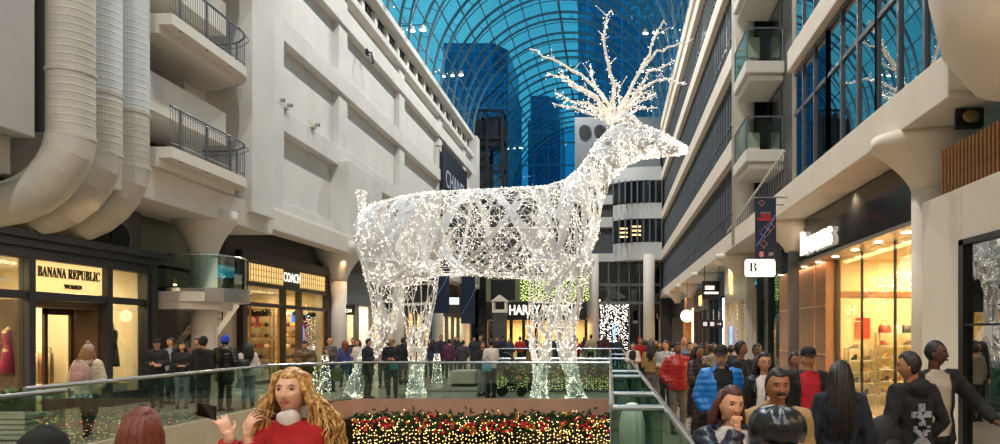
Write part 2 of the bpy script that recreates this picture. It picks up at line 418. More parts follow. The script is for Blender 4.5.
# stair behind the glass balcony
st = thing('staircase', 'white staircase sloping down behind the glass balcony', 'stairs', (0, 0, 0))
g = MB(); g.bar((-13.2, 24.6, 2.9), (-13.2, 20.9, .1), 1.0, .22); g.build('stringer', M_white2, st)
g = MB()
for i in range(16): q = i / 16; g.box(-13.68, -12.72, 20.9 + 3.7 * q, 20.9 + 3.7 * q + .26, .12 + 2.8 * q, .3 + 2.8 * q)
g.build('tread', M_cream, st)
g = MB(); g.tube([(-12.75, 24.6, 3.9), (-12.75, 20.9, 1.1)], .025, 8); 
for i in range(5): q = i / 4; g.tube([(-12.75, 20.9 + 3.7 * q, .2 + 2.8 * q), (-12.75, 20.9 + 3.7 * q, 1.1 + 2.8 * q)], .016, 6)
g.build('handrail', M_black, st)

# ---------------------------------------------------------------- shopfront kit
def pane_box(mb, X, y0, y1, z0, z1, th=.02): mb.box(X - th / 2, X + th / 2, y0, y1, z0, z1)
def interior(side, X, y0, y1, depth, wallm, h=3.9, light=60, col='ffdca0', nm=''):
    s = -1 if side < 0 else 1; xb = X + s * depth
    g = MB(); lo, hi = sorted((xb, xb + s * .15)); g.box(lo, hi, y0, y1, 0, h)
    lo, hi = sorted((X + s * .12, xb)); g.box(lo, hi, y0 - .1, y0, 0, h); g.box(lo, hi, y1, y1 + .1, 0, h); g.box(lo, hi, y0, y1, h, h + .15)
    struct(g.build('wall_' + nm, wallm))
    n = max(1, int((y1 - y0) / 3))
    for i in range(n):
        lamp('AREA', 'shop_ceiling_light', (X + s * depth * .45, y0 + (y1 - y0) * (i + .5) / n, h - .05), light * 2.2, col, .7, (0, 0, 0), size_y=(y1 - y0) / n * .6)

# ---- shop 1: navy front with the yellow sign
X = -13.0
interior(-1, X, 8.4, 20.0, 4.2, M_cream, 3.7, 115, 'ffe2b4', 'shop_left')
sf = thing('shopfront', 'navy timber shopfront with backlit yellow sign on the left', 'shopfront', (0, 0, 0))
Yp = [8.4, 12.6, 16.05, 18.55, 20.1]
g = MB(); g.box(X - .15, X + .12, 8.3, 20.35, 3.56, 3.8); g.box(X - .15, X + .22, 8.3, 20.45, 3.8, 3.98); g.box(X - .15, X + .36, 8.3, 20.6, 3.98, 4.16)
g.box(X - .1, X + .1, 8.3, 20.35, 2.66, 2.84)
for y in Yp: g.box(X - .12, X + .14, y - .09, y + .09, 0, 3.6)
g.box(X - .12, X + .14, 20.1, 20.5, 0, 4.0)
for a, c in ((8.4, 12.6), (12.6, 16.05), (18.55, 20.1)): g.box(X - .12, X + .12, a, c, 0, .35)
g.build('frame', M_navy, sf, bevel=.015)
s1 = MB().box(X - .06, X + .0, 16.2, 18.42, 2.86, 3.55).build('sign_panel', M_sign, sf)
text(serif('BANANA REPUBLIC'), .34, (X + .03, 17.31, 3.3), FACE_R, M_letter, s1, sx=.62, bold=.002)
text(serif('WOMEN'), .15, (X + .03, 17.4, 3.0), FACE_R, M_letter, s1, sx=.95, bold=.003)
for a, c in ((8.49, 12.51), (12.69, 15.96), (18.64, 20.01)):
    g = MB(); pane_box(g, X, a, c, 2.84, 3.56); g.build('transom_window', M_glass, sf)
    g = MB(); pane_box(g, X, a, c, .35, 2.66); g.build('display_window', M_glass, sf)
# entrance: recessed timber and glass doors
for yc, w_ in ((16.75, .5), (17.9, .95)):
    d = MB(); y0, y1 = yc - w_ / 2, yc + w_ / 2
    d.box(X - .75, X - .68, y0, y0 + .1, 0, 2.5); d.box(X - .75, X - .68, y1 - .1, y1, 0, 2.5); d.box(X - .75, X - .68, y0, y1, 2.35, 2.5); d.box(X - .75, X - .68, y0, y1, 0, .25)
    dd = d.build('door_leaf', mat('dark_timber', '3b2617', .4, var=.2), sf)
    MB().box(X - .73, X - .71, y0 + .1, y1 - .1, .25, 2.35).build('pane', M_glass, dd)
    MB().tube([(X - .62, y0 + .14, .9), (X - .62, y0 + .14, 1.4)], .014, 8).build('handle', M_steel, dd)
g = MB(); g.box(X - .75, X - .1, 16.14, 18.46, 2.5, 2.66); g.box(X - .75, X - .1, 16.14, 16.2, 0, 2.5); g.box(X - .75, X - .1, 18.42, 18.48, 0, 2.5)
g.build('door_surround', mat('oak_surround', '543c26', .5, var=.2), sf)
def mannequin(x, y, label, dress, rz=0):
    t = thing('mannequin', label, 'mannequin', (x, y, 0), rz)
    MB().box(-.25, .25, -.25, .25, 0, .55).build('podium', M_white2, t); U = Matrix.Translation((0, 0, .55))
    g = MB(); g.lathe([(.16, 0), (.16, .02), (.015, .04), (.015, .85)], (0, 0, 0), 16); g.xf(U).build('stand', M_black, t)
    g = MB(); g.etube([(0, 0, .82, .13, .1), (0, 0, .95, .16, .11), (0, 0, 1.1, .12, .09), (0, 0, 1.3, .17, .11), (0, 0, 1.4, .18, .09), (0, 0, 1.46, .07, .06), (0, 0, 1.56, .045, .045), (0, 0, 1.6, .05, .05)], 20)
    g.lathe([(.05, 0), (.02, .03), (.025, .08), (.002, .1)], (0, 0, 1.6), 12); g.xf(U).build('torso', mat('mannequin_linen', 'd8c8a8', .7), t, smooth=True)
    g = MB(); g.etube([(0, 0, .45, .2, .18), (0, 0, .8, .17, .14), (0, 0, 1.1, .135, .105), (0, 0, 1.3, .18, .12), (0, 0, 1.42, .16, .095)], 20); g.xf(U).build('garment', mat(dress + '_cloth', dress, .8, var=.2), t, smooth=True)
mannequin(-13.35, 19.3, 'dress form in dark strapless dress behind the right shop window', '1c1c20', PI / 2)
mannequin(-13.95, 18.95, 'pale dressed mannequin just left of the dark dress form', 'b09a7c', PI / 2)
mannequin(-13.5, 16.2, 'mannequin in magenta and green knitwear in left shop window', 'a0285e', PI / 2)
# rails of clothes inside
for (x, y, cs, lab) in ((-14.6, 17.0, ('94305e', '3d6a3a', 'a03a6a', '7a2a55'), 'rail of magenta and green garments inside the left shop'),
                        (-15.3, 19.0, ('c8b48e', 'e0d2b4', 'a98f65'), 'rail of beige garments seen through the shop door')):
    t = thing('clothes_rail', lab, 'clothes rail', (x, y, 0))
    MB().tube([(0, -.7, 0), (0, -.7, 1.5), (0, .7, 1.5), (0, .7, 0)], .02, 8).build('rail', M_steel, t)
    for i in range(9):
        c = cs[i % len(cs)]; yy = -.56 + i * .14
        g = MB(); g.etube([(0, yy, .55, .2, .05), (0, yy, 1.1, .2, .045), (0, yy, 1.36, .19, .04), (0, yy, 1.44, .03, .02)], 10); g.build('garment', mat('garment_' + c, c, .8, var=.2), t, smooth=True)
# small poster stand by the window
t = thing('sign_stand', 'small grey sign on a black stand inside the right window', 'sign', (-12.5, 19.8, 0))
MB().lathe([(.15, 0), (.15, .02), (.012, .03), (.012, 1.1)], (0, 0, 0), 14).build('stand', M_black, t)
MB().box(-.02, .02, -.16, .16, 1.05, 1.45).build('panel', mat('grey_panel', '8b8478', .6), t)

# ---- shop 2: COACH
interior(-1, X, 25.5, 33.0, 4.0, M_cream, 3.7, 75, 'ffd898', 'shop_mid')
sf = thing('shopfront', 'black shopfront with two yellow lattice panels and white lit letters between', 'shopfront', (0, 0, 0))
g = MB(); g.box(X - .12, X + .12, 25.2, 33.4, 3.62, 3.74); g.box(X - .12, X + .02, 25.2, 33.4, 3.74, 4.8); g.box(X - .12, X + .14, 25.2, 33.4, 4.5, 4.85)
g.box(X - .1, X + .1, 25.2, 33.4, 2.88, 3.02); g.box(X - .1, X + .1, 25.2, 28.5, 0, .12); g.box(X - .1, X + .1, 30, 33.4, 0, .12)
for y, w_ in ((25.45, .3), (28.6, .12), (30.05, .12), (33.1, .5)): g.box(X - .12, X + .12, y - w_ / 2, y + w_ / 2, 0, 3.7)
g.build('frame', mat('dark_bronze', '2a2320', .35), sf)
g = MB(); 
for y in (25.95, 28.2, 30.35, 32.6): g.box(X + .0, X + .05, y - .03, y + .03, .12, 2.88)
g.build('inner_frame', mat('bronze_gold', 'a87a3c', .35, metal=.7), sf)
for (a, c) in ((25.9, 28.5), (30.15, 32.65)):
    pnl = MB().box(X + .02, X + .06, a, c, 3.78, 4.44).build('sign_panel', M_sign, sf)
    g = MB(); n = int((c - a) / .2)
    for i in range(n + 1): yy = a + (c - a) * i / n; g.box(X + .06, X + .08, yy - .012, yy + .012, 3.78, 4.44)
    for zz in (3.78, 4.0, 4.22, 4.42): g.box(X + .06, X + .08, a, c, zz, zz + .02)
    g.build('lattice', mat('lattice_gold', 'b98532', .5), pnl)
text('COACH', .52, (X + .06, 29.32, 4.12), FACE_R, M_signw, sf, sx=.85, bold=0)
for a, c in ((25.6, 28.54), (28.66, 29.99), (30.11, 32.85)):
    g = MB(); pane_box(g, X, a, c, 3.02, 3.62); g.build('transom_window', M_glass, sf)
    if a != 28.66: g = MB(); pane_box(g, X, a, c, .12, 2.88); g.build('display_window', M_glass, sf)
for yc in (27.1, 31.4):
    w = thing('christmas_wreath', 'green garland with big red bow in the %s window of the yellow-panelled shop' % ('left' if yc < 29 else 'right'), 'wreath', (X - .3, yc, 2.55))
    g = MB(); rr = random.Random(3)
    for i in range(120):
        t_ = rr.uniform(-1, 1); p = (rr.gauss(0, .04), t_ * 1.1, .2 - .12 * (1 - t_ * t_) + rr.gauss(0, .05)); g.oct(p, .06)
    g.build('foliage', mat('garland_green', '23401f', .8, var=.4), w)
    g = MB(); g.ell((0, -.14, 0), (.05, .14, .09), 10); g.ell((0, .14, 0), (.05, .14, .09), 10); g.ell((0, 0, 0), (.06, .05, .05), 8)
    g.bar((0, -.03, 0), (0, -.12, -.45), .05, .1); g.bar((0, .03, 0), (0, .12, -.45), .05, .1); g.build('bow', mat('red_ribbon', 'c01018', .5), w, smooth=True)
# shelving with handbags
def bag_mesh(mb, c, s=1.0):
    x, y, z = c; mb.etube([(x, y, z, .08 * s, .16 * s), (x, y, z + .1 * s, .075 * s, .17 * s), (x, y, z + .2 * s, .05 * s, .14 * s)], 10)
    mb.tube([(x, y - .1 * s, z + .2 * s), (x, y - .06 * s, z + .33 * s), (x, y + .06 * s, z + .33 * s), (x, y + .1 * s, z + .2 * s)], .008 * s, 5)
bagm = {}
for c in ('7a4a24', '1f1a18', 'c9a36a', 'a3342a', 'e6dccb'):
    g = MB(); bag_mesh(g, (0, 0, 0)); bagm[c] = g.mesh('handbag', [mat('leather_' + c, c, .4)], True)
BAGN = {'7a4a24': 'brown', '1f1a18': 'black', 'c9a36a': 'tan', 'a3342a': 'red', 'e6dccb': 'ivory'}
ROW = ('lowest', 'second', 'third', 'fourth', 'fifth', 'top')
rr = random.Random(5)
for (xa, xb, yy_, lab, sh_) in ((-16.9, -15.3, 32.55, 'gold display shelves, left unit, inside the yellow-panelled shop', 'left gold shelves'), (-15.1, -13.5, 32.55, 'gold display shelves, right unit, inside the yellow-panelled shop', 'right gold shelves')):
    hw = (xb - xa) / 2; sh = thing('display_shelves', lab, 'shelves', ((xa + xb) / 2, yy_, 0)); g = MB()
    for xx in (-hw, hw):
        for yy in (-.18, .18): g.box(xx - .015, xx + .015, yy - .015, yy + .015, 0, 3.0)
    g.box(-hw, hw, .17, .19, 2.94, 3.0); g.build('upright', mat('bronze_gold', 'a87a3c'), sh)
    for q in range(6):
        MB().box(-hw, hw, -.2, .2, .25 + q * .48, .28 + q * .48).build('shelf', mat('bronze_gold', 'a87a3c'), sh)
        for j in range(5):
            c = rr.choice(list(bagm)); o = link('handbag', bagm[c]); o.location = (xa + .2 + j * (2 * hw - .4) / 4, yy_, .282 + q * .48); o.rotation_euler = (0, 0, PI / 2); o.scale = (.75, .75, .75)
            tag(o, '%s handbag on the %s shelf of the %s' % (BAGN[c], ROW[q], sh_), 'handbag', '%s handbags on the %s shelf of the %s' % (BAGN[c], ROW[q], sh_))
# tv screen in right window
t = MB().box(X - .5, X - .44, 30.5, 31.3, 2.35, 2.8).build('display_screen', mat('blue_screen', '3a7cd8', .4, emit=1.2)); tag(t, 'glowing blue screen hanging in the right window of the yellow-panelled shop', 'screen')
# blade sign
bs = thing('blade_sign', 'small black hanging blade sign beside the white column on the left', 'sign', (0, 0, 0))
MB().box(-12.95, -11.9, 33.55, 33.65, 2.75, 3.2).build('panel', M_black, bs)
MB().bar((-13.0, 33.6, 3.24), (-11.9, 33.6, 3.24), .03, .04).build('bracket', M_dsteel, bs)
text('COACH', .21, (-12.42, 33.54, 2.93), FACE_C, M_signw, bs, bold=.004); MB().box(-12.52, -12.32, 33.53, 33.55, 3.08, 3.13).build('emblem', M_signw, bs)

# ---- generic shopfronts
def shop(side, X, y0, y1, label, frame, wallm, light, col, sign=None, signm=None, sz=.3, zsign=3.8, top=4.4, zh=3.2, door=True, opening=False, nm='shop', upper=None):
    s = -1 if side < 0 else 1
    interior(side, X, y0 + .2, y1 - .2, 3.2, wallm, zh + .3, light, col, nm)
    t = thing('shopfront', label, 'shopfront', (0, 0, 0)); g = MB()
    lo, hi = sorted((X - .1 * s, X + .25 * s)); g.box(lo, hi, y0, y1, zh, top)
    lo, hi = sorted((X - .12 * s, X + .15 * s))
    n = max(2, round((y1 - y0) / 2.2))
    for i in range(n + 1):
        yy = y0 + (y1 - y0) * i / n; w_ = .22 if i in (0, n) else .05
        g.box(lo, hi, max(y0, yy - w_), min(y1, yy + w_), 0, zh)
    g.build('frame', frame, t)
    for i in range(n):
        if opening and i == n // 2: continue
        a, c = y0 + (y1 - y0) * i / n + .08, y0 + (y1 - y0) * (i + 1) / n - .08
        q = MB(); pane_box(q, X, a, c, .06, zh - .04); q.build('display_window', M_glass, t)
    if sign: text(sign, sz, (X - s * .13, (y0 + y1) / 2, zsign), FACE_R if s < 0 else FACE_L, signm or M_signw, t, bold=.005)
    return t
M_gfr = mat('grey_panel_front', '5d6064', .5, var=.1)
shop(-1, -13, 34.6, 41.5, 'grey panelled shopfront with white interior past the white column', M_gfr, M_white2, 90, 'ffe6c0', None, top=4.9, zh=3.3, opening=True)
shop(-1, -13, 42, 52, 'dark shopfront on the left behind the rear deer leg', M_navy, M_cream, 70, 'ffcf90', None, top=4.6)
shop(-1, -13, 53, 66, 'far dark shopfront on the left under blue banners', M_dgrey, M_cream, 70, 'fff0d8', None, top=4.6)
po = MB().box(-13.35, -13.3, 35.3, 36.0, .5, 2.4).build('poster', mat('red_poster', 'c4281c', .6)); tag(po, 'tall red poster in the grey shopfront window', 'poster')
def box_sign(label, x, y, z, w, h, body, m=M_black, tm=M_signw, sz=.2, cat='sign', up=5.12):
    t = thing('hanging_sign', label, cat, (x, y, z))
    MB().box(-w / 2, w / 2, -.06, .06, -h / 2, h / 2).build('panel', m, t, bevel=.02)
    for sx in (-.35, .35): MB().tube([(w * sx, 0, h / 2), (w * sx, 0, up - z)], .012, 6).build('hanger', M_dsteel, t)
    if body: text(body, sz, (0, -.07, 0), FACE_C, tm, t, bold=.004)
    return t
p = at_Y(452, 301, 57.5); box_sign('small lit white sign right of the first dark pillar on the left side', p.x, 57.5, p.z, 1.1, .55, None, up=6.15, m=mat('soft_white_sign', 'dfeee8', .5, emit=1.3))
# blue banners hanging on the left
M_ban = mat('navy_banner', '10203c', .6, var=.2)
def banner(label, x, y, zc, w, h, words=False):
    t = thing('hanging_banner', label, 'banner', (x, y, zc))
    MB().box(-w / 2, w / 2, -.015, .015, -h / 2, h / 2).build('cloth', M_ban, t)
    MB().tube([(-w / 2 - .06 - (0 if x > 0 else .6), 0, h / 2), (w / 2 + (.45 if x > 0 else .06), 0, h / 2)], .02, 8).build('rod', M_steel, t)
    g = MB(); pts = [(-w * .45, -.022, -h * .3), (-w * .1, -.022, -h * .12), (w * .25, -.022, h * .06), (w * .48, -.022, h * .22)]
    g.tube(pts, .012 * w / .6, 5); g.build('streak', mat('banner_light_blue', '5b8fe0', .5), t)
    if words:
        text('HOME OF', .062, (0, -.02, h * .245), FACE_C, mat('banner_pale', 'cdbcb4', .6), t, ext=.002)
        text('TEAM', .105, (0, -.02, h * .195), FACE_C, mat('banner_red', 'd02028', .6), t, ext=.002, bold=.004)
        text('CANADA', .105, (0, -.02, h * .14), FACE_C, mat('banner_red', 'd02028', .6), t, ext=.002, sx=.95, bold=.004)
        text('CF', .1, (w * .25, -.02, -h * .43), FACE_C, mat('banner_pale', 'cdbcb4', .6), t, ext=.002, bold=.004)
        g = MB(); g.lathe([(.035, -.07), (.055, -.03), (.055, .05), (.03, .07)], (-w * .2, -.02, -h * .43), 10)
        g.v = [(a, -.02 + (b_ + .02) * .1, c) for a, b_, c in g.v]; g.build('emblem', mat('banner_pink', 'd08a80', .6), t)
        def leaf(mb, cx, cz, s_):
            o = [(0, 1), (.2, .55), (.5, .7), (.45, .2), (.9, .3), (.7, -.1), (.3, -.5), (.05, -.5), (.05, -.9)]
            o = [(a, b_) for a, b_ in o] + [(-a, b_) for a, b_ in reversed(o[1:])]
            mb.tube([(cx + a * s_, -.02, cz + b_ * s_) for a, b_ in o + [o[0]]], .006, 4)
        g = MB(); leaf(g, -.02, -.12, .17); leaf(g, .12, .02, .13); leaf(g, -.1, h * .4, .09); leaf(g, -.05, -.42, .12); g.build('leaf_outline', mat('banner_pink', 'd08a80', .6), t)
    return t
p = at_Y(441, 285, 51); banner('blue banner left of the white column behind the deer belly', p.x, 51, p.z, 1.2, 4.0)
p = at_Y(468, 300, 61); banner('blue banner right of the white column behind the deer belly', p.x, 61, p.z, 1.2, 4.0)
# far black wall banner (CHANEL)
t = thing('wall_banner', 'large black banner with pale letters high on the left white wall', 'banner', (0, 0, 0))
y0, y1 = YofX(443, -12.4), YofX(467, -12.4); zt, zb = at_X(443, 146, -12.4).z, 10.2
MB().box(-12.5, -12.4, y0, y1, zb, zt).build('panel', mat('black_cloth', '0c1524', .7), t)
text('CHANEL', 1.9, (-12.38, (y0 + y1) / 2, (zt + zb) / 2 + .6), FACE_R, mat('dim_letter', 'aab4c0', .6), t, sx=1.0)
MB().bar((-13, y0, zt), (-12.4, y0, zt), .06, .06).build('bracket', M_dsteel, t)
# wall spotlights on the ledge
for px, py, wh in ((276, 136, 'nearest'), (284, 139, 'middle'), (312, 153, 'farthest')):
    p = at_X(px, py, -12.6); t = thing('wall_spotlight', '%s of three small white spotlights on the lower ledge of the left wall' % wh, 'spotlight', (-12.58, p.y, 10.56))
    MB().box(-.12, .12, -.2, .2, 0, .3).build('housing', M_white2, t); MB().tube([(.12, 0, .15), (.3, 0, .12)], .07, 10).build('lens', M_steel, t)
# security hook lamp on the wall
p = at_X(366, 64, -12.6)
t = thing('wall_lamp', 'small dark curved arm fixture on the left white wall', 'wall lamp', (-12.57, p.y, p.z))
MB().tube([(0, 0, .6), (.25, 0, .6), (.35, 0, .2), (.3, 0, 0)], .05, 8).build('arm', M_dsteel, t)
MB().box(-.02, .1, -.12, .12, .45, .75).build('mount', M_dsteel, t)

# planter by the left shop
t = thing('planter', 'low white slatted planter with green plant beside the left shop', 'planter', at_Y(4, 432, 13.0)); t.location.z = 0; t.location.x = -10.8
g = MB()
for i in range(5): g.box(-.5, .5, -.3, .3, .02 + i * .09, .09 + i * .09)
g.build('box', M_white2, t)
g = MB(); rr = random.Random(2)
for i in range(160):
    a, e = rr.uniform(0, 2 * PI), rr.uniform(.2, 1.4); r_ = rr.uniform(.15, .42); c = (r_ * math.cos(a) * math.cos(e) * 1.1, r_ * math.sin(a) * math.cos(e), .48 + r_ * math.sin(e))
    d = Vector((math.cos(a), math.sin(a), .6)) * .1; s_ = Vector((-math.sin(a), math.cos(a), 0)) * .03
    c = Vector(c); g.add([c - d, c + s_, c + d, c - s_], [(0, 1, 2, 3)])
g.build('foliage', mat('plant_green', '2d5a22', .6, var=.3), t)

# ---------------------------------------------------------------- right side
RX = 4.6; SX = 6.0
M_rw = mat('warm_lit_white', 'e0d2bf', .6, var=.06, scale=2)  # white tinted with the warm light that falls on the right side
b = MB()
b.box(RX, 9, 9.8, 67, 5.1, 5.75)                                # level-two slab edge
for z in (8.8, 12.3, 15.8, 19.2): b.box(RX, RX + .9, 26.4, 67, z - .3, z + .45)
for z in (8.8, 12.3, 15.8): b.box(RX, RX + .9, 9.8, 18.7, z - .15, z + .4)
b.box(RX, RX + .9, 26.4, 67, 20.2, 21.2)
struct(b.build('wall_right', M_rw, bevel=.02))
struct(MB().box(RX + 1.6, RX + 1.9, 9.6, 67, 5.7, 21).box(6.7, 7.0, -30, 11, 3.9, 21).build('wall_right', mat('office_back', '4c4f52', .7, var=.3, scale=.5)))
struct(MB().box(RX + 1.2, RX + 1.62, 18.8, 26.4, 5.7, 21).build('wall_right', mat('balcony_bay', '55524e', .7, var=.15, scale=.6)))
for y, r_ in ((18.75, .2), (26.8, .42), (9.7, .35)):
    struct(MB().lathe([(r_, 5.2), (r_, 24)], (RX + .35, y, 0), 24).build('trim_9', M_white2, smooth=True))
# office windows (mullions, pane, blinds)
def window_mesh(w, h, nv, nh, fr=.05):
    g = MB()
    for i in range(nv + 1): y = -w / 2 + w * i / nv; g.box(-.06, .06, y - fr / 2, y + fr / 2, 0, h)
    for zz in nh: g.box(-.05, .05, -w / 2, w / 2, zz - fr / 2, zz + fr / 2)
    return g
pw = 3.3; wfm = window_mesh(pw - .1, 2.72, 5, (.03, 1.0, 2.69), .07).mesh('window_frame', [M_alu])
wpn = MB().box(-.015, .015, -pw / 2 + .05, pw / 2 - .05, .02, 2.7).mesh('pane', [M_mirror])
lit = no_mis(mat('lit_office', 'ffdca0', .6, emit=1.2))
rr = random.Random(11); k = 101
for lv, z in enumerate((5.77, 9.27, 12.77, 16.27)):
    for i in range(12):
        y = 28.3 + i * pw
        o = struct(thing('window_%d' % k, None, None, (RX + .3, y, z))); k += 1
        link('window_frame', wfm, o); link('pane', wpn, o)
        if rr.random() < .16: MB().box(.9, 1.0, -1.2, 1.2, 2.2, 2.35).build('lit_ceiling_panel', lit, o)
        else: MB().box(.35, .4, -1.55, 1.55, rr.choice((.4, 1.0, 1.6, 2.2)), 2.65).build('blind', mat('grey_blind', '7c8086', .7, var=.2, scale=5), o)
# near big glazing
for (z, h) in ((5.77, 2.85), (9.22, 2.9), (12.72, 2.9)):
    for i in range(3):
        w = 2.95; y = 9.95 + w * (i + .5)
        o = struct(thing('window_%d' % k, None, None, (RX + .22, y, z))); k += 1
        g = window_mesh(w, h, 3, (.04, h * .62, h - .04), .09); g.build('window_frame', mat('blue_grey_mullion', '4f565e', .4, metal=.4), o)
        MB().box(-.015, .015, -w / 2, w / 2, .02, h).build('pane', glass('dark_blue_glass', '7d8c96', .42), o)
# a plant and an indoor lamp on level two
t = thing('potted_plant', 'dark leafy plant behind the big upper right window', 'plant', (RX + .85, 14.0, 5.77))
MB().lathe([(.16, 0), (.2, .4)], (0, 0, 0), 14).build('pot', M_dgrey, t)
g = MB()
for i in range(200):
    a, e = rr.uniform(0, 2 * PI), rr.uniform(-.3, 1.5); r_ = rr.uniform(.1, .5); c = Vector((r_ * math.cos(a) * math.cos(e) * .8, r_ * math.sin(a) * math.cos(e), 1.0 + r_ * 1.4 * math.sin(e)))
    d = Vector((math.cos(a) * .08, math.sin(a) * .1, .06)); s_ = Vector((-math.sin(a), math.cos(a), 0)) * .03; g.add([c - d, c + s_, c + d, c - s_], [(0, 1, 2, 3)])
g.build('foliage', mat('dark_leaf', '16301a', .5), t)
# right balconies in the recessed bay
for z, lab in ((8.0, 'lower small white balcony with metal railing on the right'), (10.95, 'middle small white balcony with metal railing on the right'), (13.9, 'upper small white balcony at the top right')):
    t = thing('balcony', lab, 'balcony', (0, 0, 0)); xa, xb, ya, yb = RX - .1, RX + 1.2, 23.9, 26.3
    g = MB(); g.box(xa, xb, ya, yb, z - .4, z); g.box(xa + .15, xb, ya + .15, yb, z - .62, z - .4); g.build('slab', M_white2, t, bevel=.03)
    g = MB(); g.tube([(xb, ya + .06, z + 1.1), (xa + .06, ya + .06, z + 1.1), (xa + .06, yb, z + 1.1)], .03, 8); g.build('handrail', M_alu, t)
    for xx, yy in ((xb - .05, ya + .06), (xa + .06, ya + .06), (xa + .06, yb - .05)): MB().tube([(xx, yy, z), (xx, yy, z + 1.1)], .025, 8).build('post', M_alu, t)
    MB().box(xa + .05, xa + .07, ya + .1, yb, z + .08, z + 1.03).build('glass_panel', M_rail, t)
    MB().box(xa + .1, xb - .1, ya + .05, ya + .07, z + .08, z + 1.03).build('glass_panel', M_rail, t)
    q = MB(); q.box(RX + 1.1, RX + 1.18, 24.2, 25.9, z, z + 2.1); q.build('balcony_window', M_mirror, t)
# sloping stair rail in the bay
t = thing('stair_railing', 'sloping white stair railing above the blue banner on the right', 'railing', (0, 0, 0))
g = MB(); A = Vector((RX + .05, 28.5, 4.9)); B = Vector((RX + .05, 19.2, 5.75))
g.tube([A + Vector((0, 0, 1.0)), B + Vector((0, 0, 1.0))], .035, 8); g.build('handrail', M_white2, t)
for i in range(30):
    q = i / 29; p = A.lerp(B, q); MB().tube([p + Vector((0, 0, .2)), p + Vector((0, 0, 1.0))], .014, 5).build('baluster', M_alu, t)
# columns + haunches
for y in (11.9, 20.9, 29.6, 38.6, 47.6, 56.6):
    haunch(5.3, y, 1, 5.12, .3 if y < 13 else .22, 4.25, .95, low=y < 13, m=M_rw)
# big rounded white haunch, upper right
c = at_Y(1052, -38, 8.0)
struct(MB().lathe([(.02, -1.5), (.35, -1.48), (.8, -1.3), (1.12, -.85), (1.26, -.2), (1.3, .6), (1.3, 3.4)], (c.x, c.y, c.z), 48).build('trim_10', M_rw, smooth=True))
# near white block with window and slat screen
g = MB(); NX = 5.0
g.box(NX, NX + 1.0, 10.25, 11.55, 0, 3.98); g.box(NX, NX + .5, 4.5, 10.25, 3.2, 3.98); g.box(NX, NX + .5, 4.5, 10.25, 0, .12)
struct(g.build('wall_right', M_rw, bevel=.01))
o = struct(thing('window_200', None, None, (NX, 0, 0)))
g = MB(); g.box(-.04, .08, 10.12, 10.26, .1, 3.22); g.box(-.04, .08, 4.5, 10.26, 3.14, 3.22); g.box(-.03, .03, 4.5, 10.1, 2.0, 2.03); g.build('window_frame', M_black, o)
MB().box(.03, .05, 4.5, 10.12, .12, 3.14).build('pane', glass('smoked_window', '6b655c', .34), o)
struct(MB().box(NX + 1.2, NX + 1.3, 4.5, 10.8, 0, 3.9).build('wall_right', mat('hoarding_taupe', '8b8074', .7, var=.08)))
t = thing('slat_screen', 'vertical brown wooden slat screen above the near right window', 'screen', (0, 0, 0))
sl = MB().box(-.03, .03, -.022, .022, 0, .68).mesh('slat', [M_wood])
for i in range(60): o = link('slat', sl, t); o.location = (NX + .1, 11.0 - i * .105, 4.0)
MB().box(NX + .16, NX + .2, 4.7, 11.1, 4.0, 4.64).build('backing', M_black, t)
t = thing('loudspeaker', 'dark horn loudspeaker mounted under the right haunch', 'loudspeaker', at_Y(968, 119, 10.2))
MB().prism([(-.18, 0), (.2, -.05), (.26, .12), (-.1, .2)], -.1, .14).build('housing', M_black, t)
MB().ell((.02, -.06, .02), (.13, .04, .09), 16).build('cone', mat('speaker_bronze', '8a7448', .4, metal=.5), t, smooth=True)
MB().bar((.05, .1, .1), (.05, .3, .5), .05, .05).build('bracket', M_dsteel, t)

# ---- Browns style shop: glass corner, lit ceiling, shelves of shoes
interior(1, SX, 11.6, 19.1, 3.6, mat('warm_cream', 'f0dcb4', .7), 3.85, 150, 'ffd09a', 'shop_right')
sf = thing('shopfront', 'tall glass shoe shop front with dark fascia and glowing white letters', 'shopfront', (0, 0, 0))
g = MB(); g.box(SX - .55, SX + .1, 11.6, 21.2, 3.92, 5.05); g.build('fascia', mat('dark_marble', '23272c', .15, var=.5, scale=3), sf)
g = MB(); g.box(SX - .6, SX + .1, 11.6, 21.3, 3.84, 3.92); g.build('soffit', mat('soffit_metal', 'a39c90', .3, metal=.5), sf)
for i, yy in enumerate((11.6, 13.3, 15.2, 17.2, 19.15)):
    if i < 4:
        g = MB(); pane_box(g, SX, yy + .01, (13.3, 15.2, 17.2, 19.15)[i] - .01, .02, 3.84); g.build('glass_panel', M_glass, sf)
    MB().box(SX - .01, SX + .05, yy - .012, yy + .012, 0, 3.84).build('glass_joint', M_dsteel, sf)
sg = text('Browns', .92, (SX - .62, 18.9, 4.36), FACE_L, M_signw, sf, sx=1.0, bold=.012, ext=.03)
for i in range(9):
    yy = 12.4 + i * 1.45; MB().lathe([(.09, 0), (.09, .02)], (SX - .3, yy, 3.82), 14).build('downlight', mat('downlight_disc', 'ffe9c0', .5, emit=6), sf)
lamp('AREA', 'soffit_downlight', (SX - .3, 17.5, 3.8), 60, 'ffc890', .3, (0, 0, 0), size_y=11)
g = MB(); g.box(SX - .25, SX + .1, 19.2, 24.4, 0, 3.84); o = struct(g.build('wall_right', M_brown))
g = MB(); g.box(SX - .27, SX - .25, 19.2, 24.4, 2.62, 2.65); g.box(SX - .27, SX - .25, 19.2, 24.4, 1.3, 1.33); g.box(SX - .27, SX - .25, 20.2, 20.22, 0, 3.84)
struct(g.build('trim_11', mat('brass_inlay', 'f2c58a', .3, metal=.6)))
